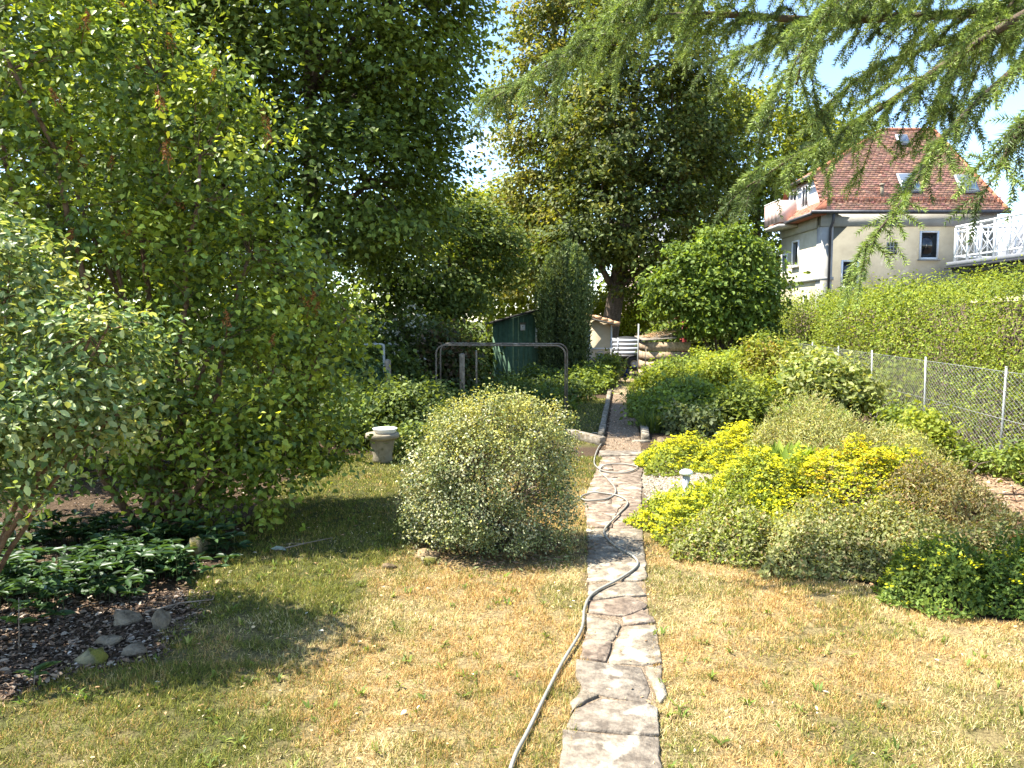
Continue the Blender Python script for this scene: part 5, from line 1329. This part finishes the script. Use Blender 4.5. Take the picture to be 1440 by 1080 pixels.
for k, (x, y, r, h, lab, tt) in enumerate((
        (-.55, 20.3, .8, .55, "low leafy vegetable clump behind the rusty frame's left half", G3), (.75, 20.5, .8, .52, "low leafy clump behind the rusty frame's right half", G1),
        (.05, 22.6, .9, .62, "leafy clump in the vegetable bed before the shed", G1), (1.35, 22.8, .8, .60, "leafy clump in the vegetable bed before the yew", G3),
        (-.5, 25.6, .8, .55, "dark leafy clump at the shed wall", G3), (1.2, 26.2, .9, .75, "leafy clump at the foot of the yew", G1),
        (2.35, 25.3, .62, .75, "pale leafy plant at the left kerb of the path", G2), (2.8, 27.3, .65, .85, "pale leafy plant before the white garden table", G2),
        (3.75, 29.2, .42, 1.15, "tall light green bush hiding the table's right end", G2))):
    shrub("bed_plant", lab, x, y, r, h, 230 + k, tt, .10, cat="plant", per=14)
right_bed = ((3.35, 17.3, .55, .75, "green leafy perennial beside the right kerb", G2), (3.75, 16.0, .5, .62, "low grey-green perennial where the right kerb begins", [((.16, .19, .08), 3), ((.11, .15, .05), 2)]),
    (4.3, 18.6, .7, 1.0, "bushy perennial second from the path in the right bed", G2), (5.1, 17.0, .8, .95, "leafy rose-like bush behind the yellow stonecrop", MIDG),
    (6.0, 18.2, .85, 1.15, "yellow-green bush left of the raspberry thicket", YG), (4.6, 22.2, .9, 1.15, "yellow-green bush along the far right path edge", YG), (5.6, 21.2, .95, 1.3, "bright yellow-green bush in mid bed", YG),
    (5.4, 25.2, 1.0, 1.3, "tall leafy bush before the wood store", G2), (6.7, 23.4, 1.0, 1.5, "yellow-green bush before the hazel stems", YG), (8.2, 25.6, 1.1, 1.7, "bush under the right side of the hazel", G2),
    (7.0, 27.0, 1.0, 1.4, "bush at the right end of the wood store", YG), (9.3, 27.6, 1.1, 2.0, "shrub at the far end of the wire fence", G2), (6.2, 15.6, .6, .7, "low bush at the back of the thyme mound", G2))
for k, (x, y, r, h, lab, tt) in enumerate(right_bed):
    shrub("bed_bush", lab, x, y, r, h, 260 + k, tt, .085, cat="bush", per=16)
shrub("raspberry_thicket", "pale broad-leaved raspberry thicket on bare canes at the wire fence", 7.05, 17.0, .95, 1.75, 281, [((.30, .33, .10), 3), ((.38, .40, .16), 2), ((.20, .25, .06), 3)], .10, W=.078, tmpl="oval", stems=14, low=.45)
shrub("bronze_shrub", "yellow and bronze tinted tall shrub before the hedge's far end", 7.15, 21.6, .6, 2.15, 282, [((.31, .32, .055), 3), ((.30, .23, .07), 1), ((.24, .28, .045), 3)], .09, stems=7)
shrub("fence_shrub", "small upright shrub before the wire fence", 6.75, 12.4, .32, .95, 283, YG, .07, stems=4)
shrub("fence_shrub", "low sprawling plant at the foot of the third fence post", 7.35, 12.0, .45, .45, 284, G2, .06)
shrub("fence_shrub", "weedy green clump under the wire fence by the raspberry", 7.9, 15.4, .5, .7, 285, G2, .08)
shrub("fence_shrub", "weedy clump against the wire fence at the right edge", 7.75, 11.2, .4, .6, 286, G2, .07)

def blade_clump(name, label, x, y, r, h, n, w, tints, seed, tmpl="arch", spread=.55, cat="plant"):
    rng = np.random.default_rng(seed); z0 = float(gz(x, y)); m = MB(); R = thing(name, label, cat, (x, y, z0))
    a = rng.random(n) * 6.28; q = r * .6 * np.sqrt(rng.random(n)); px, py = x + q * np.cos(a), y + q * np.sin(a)
    ti = spread * (.2 + rng.random(n)); az = a + .6 * rng.standard_normal(n)
    A = np.stack([np.cos(az) * np.sin(ti), np.sin(az) * np.sin(ti), np.cos(ti)], -1); N = np.stack([-np.cos(az) * np.cos(ti), -np.sin(az) * np.cos(ti), np.sin(ti)], -1)
    put_leaves(m, np.stack([px, py, gz(px, py) - .01], -1), A, N + .3 * rng.standard_normal((n, 3)), h * (.6 + .5 * rng.random(n)), w * (.7 + .6 * rng.random(n)), tmpl, pick_tint(rng, n, tints, .2))
    m.build("leaves", M["leaf_thin"], R, kind="stuff" if n > 60 else None)
blade_clump("iris_clump", "upright iris blades beside the right kerb", 3.15, 18.9, .5, .85, 130, .035, G2, 301)
blade_clump("iris_clump", "light green sword-leaved clump farther along the right kerb", 3.95, 22.6, .7, .95, 170, .04, YG, 302)
blade_clump("iris_clump", "sword-leaved clump near the right kerb's front end", 3.0, 16.4, .4, .6, 90, .03, G1, 303)
blade_clump("broad_leaf_clump", "light green lily-of-the-valley leaves standing in the stonecrop", 3.55, 10.0, .75, .40, 120, .12, [((.20, .28, .035), 3), ((.28, .34, .045), 2)], 304, "oval", .5)
blade_clump("broad_leaf_clump", "dark green pointed leaves at the foot of the thyme mound", 5.0, 10.25, .6, .34, 95, .075, [((.07, .14, .04), 3), ((.10, .18, .05), 2)], 305, "oval", .6)
blade_clump("broad_leaf_clump", "few broad leaves poking from the stonecrop near the white light", 2.75, 8.9, .45, .36, 40, .10, [((.18, .25, .035), 3)], 306, "oval", .6)

def cushion(name, label, x, y, rx, ry, h, n, L, W, tints, seed, flowers=None, mat="leaf", tmpl="kite", wild=.4):
    """low spreading perennial: leaves in a lumpy dome that follows the ground, flower heads on top"""
    rng = np.random.default_rng(seed); z0 = float(gz(x, y)); R = thing(name, label, "plant", (x, y, z0)); m = MB()
    def dome(k, lo):
        a = rng.random(k) * 6.28; q = np.sqrt(rng.random(k)) * 1.02
        ed = 1 + .55 * (fbm(np.cos(a) * 1.9 + x, np.sin(a) * 1.9 + y, seed) - .5) * 2
        px, py = x + rx * q * ed * np.cos(a), y + ry * q * ed * np.sin(a)
        lump = .40 + 1.2 * fbm(px * 3.6, py * 3.6, seed + 3) + .10 * rng.standard_normal(k)
        hh = h * lump * np.clip(1 - q ** 2.2, 0.08, 1)
        return px, py, gz(px, py), hh * (lo + (1 - lo) * rng.random(k) ** .45), q, a
    px, py, zg, hh, q, a = dome(n, .12)
    o = np.stack([np.cos(a) * q, np.sin(a) * q, np.full(n, .9)], -1)
    N = norm(o * .8 + wild * rng.standard_normal((n, 3)) + (0, 0, .3))
    A = norm(rng.standard_normal((n, 3)) * .7 + o * .5 + (0, 0, .5)); A = A - N * (A * N).sum(1, keepdims=True) * .6
    pat = fbm(px * 2.5, py * 2.5, seed + 8)[:, None]
    s = .7 + .6 * rng.random(n)
    put_leaves(m, np.stack([px, py, zg + hh], -1), A, N, L * s, W * s, tmpl, pick_tint(rng, n, tints, .22) * (.6 + .8 * pat))
    m.build("foliage", M[mat], R, kind="stuff")
    if flowers:
        k, per, cols, th = flowers
        fx_, fy, zg, hh, q, a = dome(k, .93)
        keep = fbm(fx_ * 2.2, fy * 2.2, seed + 21) > th
        fx_, fy, zg, hh = fx_[keep], fy[keep], zg[keep], hh[keep]; k = len(fx_)
        i = np.repeat(np.arange(k), per); c = pick_tint(rng, k, cols, .12)[i]
        P = np.stack([fx_[i], fy[i], (zg + hh)[i] + .015], -1) + rng.standard_normal((len(i), 3)) * (.022, .022, .007)
        az = rng.random(len(i)) * 6.28
        f = MB(); put_leaves(f, P, np.stack([np.cos(az), np.sin(az), .2 + .3 * rng.random(len(i))], -1), np.array((0, 0, 1.0)) + .35 * rng.standard_normal((len(i), 3)), .030, .022, "kite", c * (1 + .15 * rng.standard_normal((len(i), 1))))
        f.build("blossoms", M["flower"], R, kind="stuff")
        s = MB()
    return R
YEL = [((.60, .56, .015), 4), ((.68, .65, .04), 3), ((.48, .47, .03), 2)]
ORA = [((.60, .46, .02), 2), ((.56, .36, .02), 1), ((.64, .58, .02), 4)]
SED = [((.25, .30, .035), 3), ((.17, .22, .033), 3), ((.33, .36, .045), 2)]
GRY = [((.27, .285, .10), 3), ((.18, .205, .065), 3), ((.38, .37, .17), 2), ((.30, .22, .10), 1)]
BRN = [((.28, .24, .10), 3), ((.19, .19, .075), 3), ((.36, .30, .14), 2), ((.24, .14, .08), 1)]
THY = [((.38, .39, .15), 3), ((.29, .31, .11), 3), ((.47, .45, .20), 2), ((.40, .31, .14), 1)]
cushion("stonecrop", "yellow flowering stonecrop cushion nearest the path kerb", 2.75, 12.3, .75, .8, 0.5, 6500, .05, .03, SED, 401, (700, 9, YEL, .46))
cushion("stonecrop", "bright yellow stonecrop drift in front of the thyme mound's left flank", 3.45, 11.7, .65, .75, 0.52, 5500, .05, .03, SED, 402, (900, 9, YEL, .36))
cushion("thyme_mound", "tall dome of grey-green thyme at the top of the rock bed", 4.35, 11.2, 1.25, 1.1, 0.85, 24000, .05, .014, THY, 403, tmpl="kite", wild=.9)
cushion("thyme_mound", "lower right shoulder of grey-green thyme beside the dark leaves", 5.5, 10.8, 0.85, 0.9, 0.6, 11000, .05, .014, THY, 404, wild=.9)
cushion("stonecrop", "small yellow stonecrop strip on the fence side of the thyme", 6.0, 11.0, .40, .7, .30, 3000, .05, .03, SED, 405, (420, 9, YEL, .40))
cushion("stonecrop", "yellow-green stonecrop cushion around the white path light", 2.15, 8.85, 0.68, 0.85, 0.5, 7500, .045, .028, SED, 406, (700, 9, YEL, .44))
cushion("stonecrop", "large yellow stonecrop mat in the centre of the rock bed", 3.05, 9.2, 0.85, 0.8, 0.5, 7500, .045, .028, SED, 407, (900, 9, YEL, .42))
cushion("stonecrop", "orange-tinged stonecrop mat below the dark pointed leaves", 4.05, 9.0, 0.85, 0.7, 0.48, 6500, .045, .028, SED + BRN[:1], 408, (800, 9, ORA + YEL, .40))
cushion("stonecrop", "outer yellow stonecrop patch above the brown heather clump", 4.8, 9.4, 0.65, 0.6, 0.42, 4500, .045, .028, SED, 409, (420, 9, YEL, .48))
cushion("grey_herb", "grey-green herb cushion at the bed front beside the path", 2.3, 7.85, 0.6, 0.52, 0.46, 7500, .046, .024, GRY + SED[:1], 410, (60, 8, YEL, .60))
cushion("grey_herb", "wide dull green herb mat along the bed's front edge", 3.05, 7.55, 0.8, 0.62, 0.5, 10500, .046, .024, GRY, 411)
cushion("grey_herb", "dull green herb cushion in front of the brown heather clump", 3.75, 7.4, 0.7, 0.72, 0.5, 9500, .046, .024, GRY, 412, (50, 8, YEL, .55))
cushion("brown_herb", "brownish heather clump at the right of the rock bed", 4.8, 8.3, 0.8, 0.75, 0.55, 10500, .05, .018, BRN, 413, wild=.8)
cushion("green_cushion", "fresh green leafy cushion with a few yellow heads at the front", 3.72, 6.5, 0.5, 0.48, 0.55, 6500, .045, .024, [((.13, .19, .035), 3), ((.19, .25, .04), 3), ((.09, .14, .03), 2)], 414, (70, 8, YEL, .45))
cushion("green_cushion", "fresh green leafy cushion at the right edge of the picture", 4.42, 6.3, 0.55, 0.55, 0.6, 7500, .045, .024, [((.10, .165, .03), 3), ((.15, .215, .04), 3), ((.07, .12, .03), 2)], 415, (70, 8, YEL, .50))
cushion("grey_herb", "pale dry herb tuft between heather and green cushions", 4.6, 7.2, 0.7, 0.6, 0.45, 7000, .046, .024, GRY + BRN, 416)

# ------------------------------------------------------------------ fallen wood
def dead_branch(name, label, pts, r, seed, twigs=6, mat="bark"):
    rng = np.random.default_rng(seed); pts = np.array(pts, float); m = MB()
    m.tube(pts, np.linspace(r, r * .4, len(pts)), 6)
    for k in range(twigs):
        p = pts[rng.integers(1, len(pts))]; d = norm(rng.standard_normal(3) * (1, 1, .5) + (0, 0, .3)) * (.08 + .15 * rng.random())
        m.tube(limb(rng, p, p + d, 4, .2), np.linspace(r * .5, r * .15, 4), 4)
    tag(m.build(name, M[mat], origin=pts[0], smooth=True), label, "branch")
dead_branch("dead_branch", "crooked black dead branch lying on the bare soil", [(6.2, 10.4, .12), (6.35, 10.5, .16), (6.5, 10.7, .28), (6.7, 10.9, .33)], .022, 501)
dead_branch("dead_branch", "long thin dead branch along the bare soil by the fence", [(6.25, 10.2, .06), (6.7, 10.1, .08), (7.1, 10.25, .05), (7.6, 10.2, .07)], .02, 502)
dead_branch("dry_twig", "pale dry twig on the shaded lawn", [(-2.45, 7.75, .03), (-2.2, 7.95, .045), (-1.95, 8.15, .05)], .009, 503, 3, "twig")
dead_branch("dry_twig", "bent stick beside the upright stone at the border", [(-2.95, 6.0, .06), (-2.7, 6.1, .10), (-2.5, 6.25, .07)], .009, 504, 2, "twig")
m_ = MB(); put_leaves(m_, np.array([(-2.5, 7.78, .04)]), np.array([(1, -.1, .05)]), np.array([(0, -.2, 1.0)]), .17, .10, "oval", np.array([(.24, .27, .20)]))
tag(m_.build("fallen_leaf", M["litter"], origin=(-2.5, 7.78, .04)), "large pale grey leaf lying on the lawn beside the dry twig", "leaf")

# ------------------------------------------------------------------ the conifer whose boughs hang into the picture
def conifer():
    rng = np.random.default_rng(601)
    C = thing("cedar_tree", "cedar with drooping needled boughs hanging in from the upper right", "tree", (8.0, 5.2, 0))
    tb = MB(); tb.tube([(8.0, 5.2, -.2), (8.0, 5.2, 2), (8.05, 5.25, 5), (8.1, 5.3, 9), (8.1, 5.3, 13)], (.34, .28, .22, .14, .03), 12); tb.build("trunk", M["bark"], C, smooth=True)
    T0 = np.array((8.05, 5.25, 0))
    def P_(L): return np.array([at(*q) for q in L])
    boughs = [  # sight lines with their distance; each begins at the trunk
        ((4.6, P_([(1700, -20, 6.0), (1480, 10, 6.2), (1300, 22, 6.4), (1150, 28, 6.5), (1000, 20, 6.6), (900, 30, 6.7), (800, 75, 6.8), (735, 115, 6.9), (692, 138, 7.0)])), .05, 1.0),
        ((5.6, P_([(1650, -140, 5.8), (1400, -70, 6.0), (1200, -40, 6.2), (1050, -35, 6.4), (930, -15, 6.5), (850, 25, 6.6)])), .05, 1.0),
        ((5.0, P_([(1700, -80, 5.3), (1480, 0, 5.5), (1360, 70, 5.7), (1270, 130, 5.9), (1180, 190, 6.0), (1110, 225, 6.1), (1065, 255, 6.2)])), .045, .9),
        ((4.4, P_([(1640, -20, 4.8), (1480, 60, 5.0), (1400, 120, 5.1), (1330, 190, 5.2), (1270, 280, 5.2), (1215, 350, 5.2)])), .035, .8),
        ((4.1, P_([(1640, 70, 4.3), (1500, 130, 4.4), (1430, 190, 4.5), (1410, 225, 4.5), (1400, 250, 4.5)])), .03, .8),
        ((6.2, P_([(1650, -220, 5.0), (1450, -150, 5.2), (1300, -80, 5.3), (1200, -20, 5.4), (1140, 50, 5.5), (1120, 120, 5.6)])), .04, .9),
        ((6.6, P_([(1600, -260, 6.4), (1350, -160, 6.8), (1150, -120, 7.0), (1000, -80, 7.2), (900, -50, 7.3)])), .045, .9),
        ((5.4, P_([(1620, -90, 5.6), (1470, -30, 5.8), (1400, 30, 5.9), (1345, 90, 6.0), (1320, 160, 6.0)])), .035, .9),
        ((6.0, P_([(1650, -160, 7.2), (1420, -60, 7.5), (1250, -10, 7.6), (1120, 40, 7.7), (1010, 85, 7.8)])), .04, .9),
        ((4.8, P_([(1640, -60, 6.8), (1450, 20, 7.0), (1330, 60, 7.1), (1240, 90, 7.2), (1170, 140, 7.3)])), .04, .9),
    ]
    LM = [.9, .9, .5, .20, .26, .55, .9, .36, .6, .8, .7]
    needles = MB()
    NP = []; NA = []; NL = []; NC = []
    def needled(path, dens, L, light):
        seg = np.linalg.norm(np.diff(path, axis=0), axis=1); s = np.concatenate([[0], np.cumsum(seg)]); n = int(s[-1] * dens)
        if n < 2: return
        u = np.round(rng.random(n) * s[-1] / .021) * .021 + .0025 * rng.standard_normal(n); u = np.clip(u, 0, s[-1])
        p = np.stack([np.interp(u, s, path[:, k]) for k in range(3)], -1)
        d = norm(np.stack([np.interp(u, s, np.gradient(path[:, k])) for k in range(3)], -1))
        w = norm(rng.standard_normal((n, 3))); w = norm(w - d * (w * d).sum(1, keepdims=True))
        a = norm(d * (.55 + .5 * rng.random((n, 1))) + w)
        NP.append(p); NA.append(a); NL.append(L * (.7 + .5 * rng.random(n)) * (1 - .4 * (u / s[-1]) ** 4))
        c = pick_tint(rng, n, [((.22, .29, .065), 4), ((.30, .37, .10), 3), ((.15, .215, .055), 3)] if light else [((.085, .125, .035), 3), ((.13, .175, .05), 2)], .2)
        tipc = sstep(.6, 1, u / s[-1])[:, None]; NC.append(c * (1 + .35 * tipc))
    for bi, ((zt, path), r, dens) in enumerate(boughs):
        start = T0 + (0, 0, zt)
        path = np.vstack([start, path])
        t = np.linspace(0, len(path) - 1, len(path) * 6); k = np.clip(t.astype(int), 0, len(path) - 2); f = (t - k)[:, None]
        g = lambda j: path[np.clip(k + j, 0, len(path) - 1)]
        Q = .5 * (2 * g(0) + (g(1) - g(-1)) * f + (2 * g(-1) - 5 * g(0) + 4 * g(1) - g(2)) * f ** 2 + (3 * g(0) - g(-1) - 3 * g(1) + g(2)) * f ** 3)
        b = MB(); b.tube(Q, np.linspace(r, .006, len(Q)), 7)
        seg = np.linalg.norm(np.diff(Q, axis=0), axis=1); s = np.concatenate([[0], np.cumsum(seg)]); tot = s[-1]
        vis = lambda p: p[0] < .70 * p[1] + .35
        needled(np.array([q for q in Q if vis(q)]), 650, .05, True)
        Lmax = LM[bi]
        nb = int((tot - 1.6) * 17 * dens)
        for j in range(nb):
            u = 1.6 + (tot - 1.6) * (j + rng.random()) / nb
            p = np.array([np.interp(u, s, Q[:, k_]) for k_ in range(3)])
            inview = vis(p)
            if not inview and j % 3: continue
            i = min(np.searchsorted(s, u), len(Q) - 1); d = norm(Q[i] - Q[i - 1])
            side = norm(np.cross(d, (0, 0, 1))) * (1 if j % 2 else -1)
            frac = (u - 1.6) / (tot - 1.6)
            L = min(.95 - .50 * frac, Lmax) * (.55 + .65 * rng.random())
            dirv = norm(side * (.35 + .6 * rng.random()) + d * (.5 + .5 * rng.random()) + np.array((0, 0, .15 + .25 * rng.standard_normal())))
            tt = np.linspace(0, 1, 6)[:, None]
            br = p + dirv * L * tt * (1 - .2 * tt) + np.array((0, 0, -1)) * (L * (.25 + .55 * rng.random())) * tt ** 2.0
            b.tube(br, np.linspace(.006, .0018, 6), 3, cap=False)
            lt = rng.random() < .8; dn = 500 if inview else 100
            needled(br, dn, .055, lt)
            for q in range(int(3 + 5 * L) if inview else 1):
                v = .1 + .8 * rng.random(); pp = np.array([np.interp(v, tt[:, 0], br[:, k_]) for k_ in range(3)])
                dd = norm(dirv + .9 * rng.standard_normal(3) * (1, 1, .5)); l2 = (.12 + .24 * rng.random()) * (1.1 - .4 * v)
                t2 = np.linspace(0, 1, 4)[:, None]
                tw = pp + dd * l2 * t2 * .8 + np.array((0, 0, -1)) * l2 * (.30 + .55 * rng.random()) * t2 ** 1.5
                b.tube(tw, np.linspace(.003, .001, 4), 3, cap=False)
                needled(tw, dn, .050, lt)
        b.build("bough", M["bark"], C, smooth=True)
    NP = np.vstack(NP); NA = np.vstack(NA); NL = np.concatenate(NL); NC = np.vstack(NC)
    put_leaves(needles, NP, NA, rng.standard_normal(NP.shape), NL, np.full(len(NP), .0066), "blade", NC)
    needles.build("needles", M["needle"], C, kind="stuff")
    print("needles", len(NP))
conifer()

tot = 0
for me in bpy.data.meshes: tot += sum(1 for _ in ()) + len(me.loops) - 2 * len(me.polygons)
print("TRIANGLES", tot, "OBJECTS", len(bpy.data.objects))
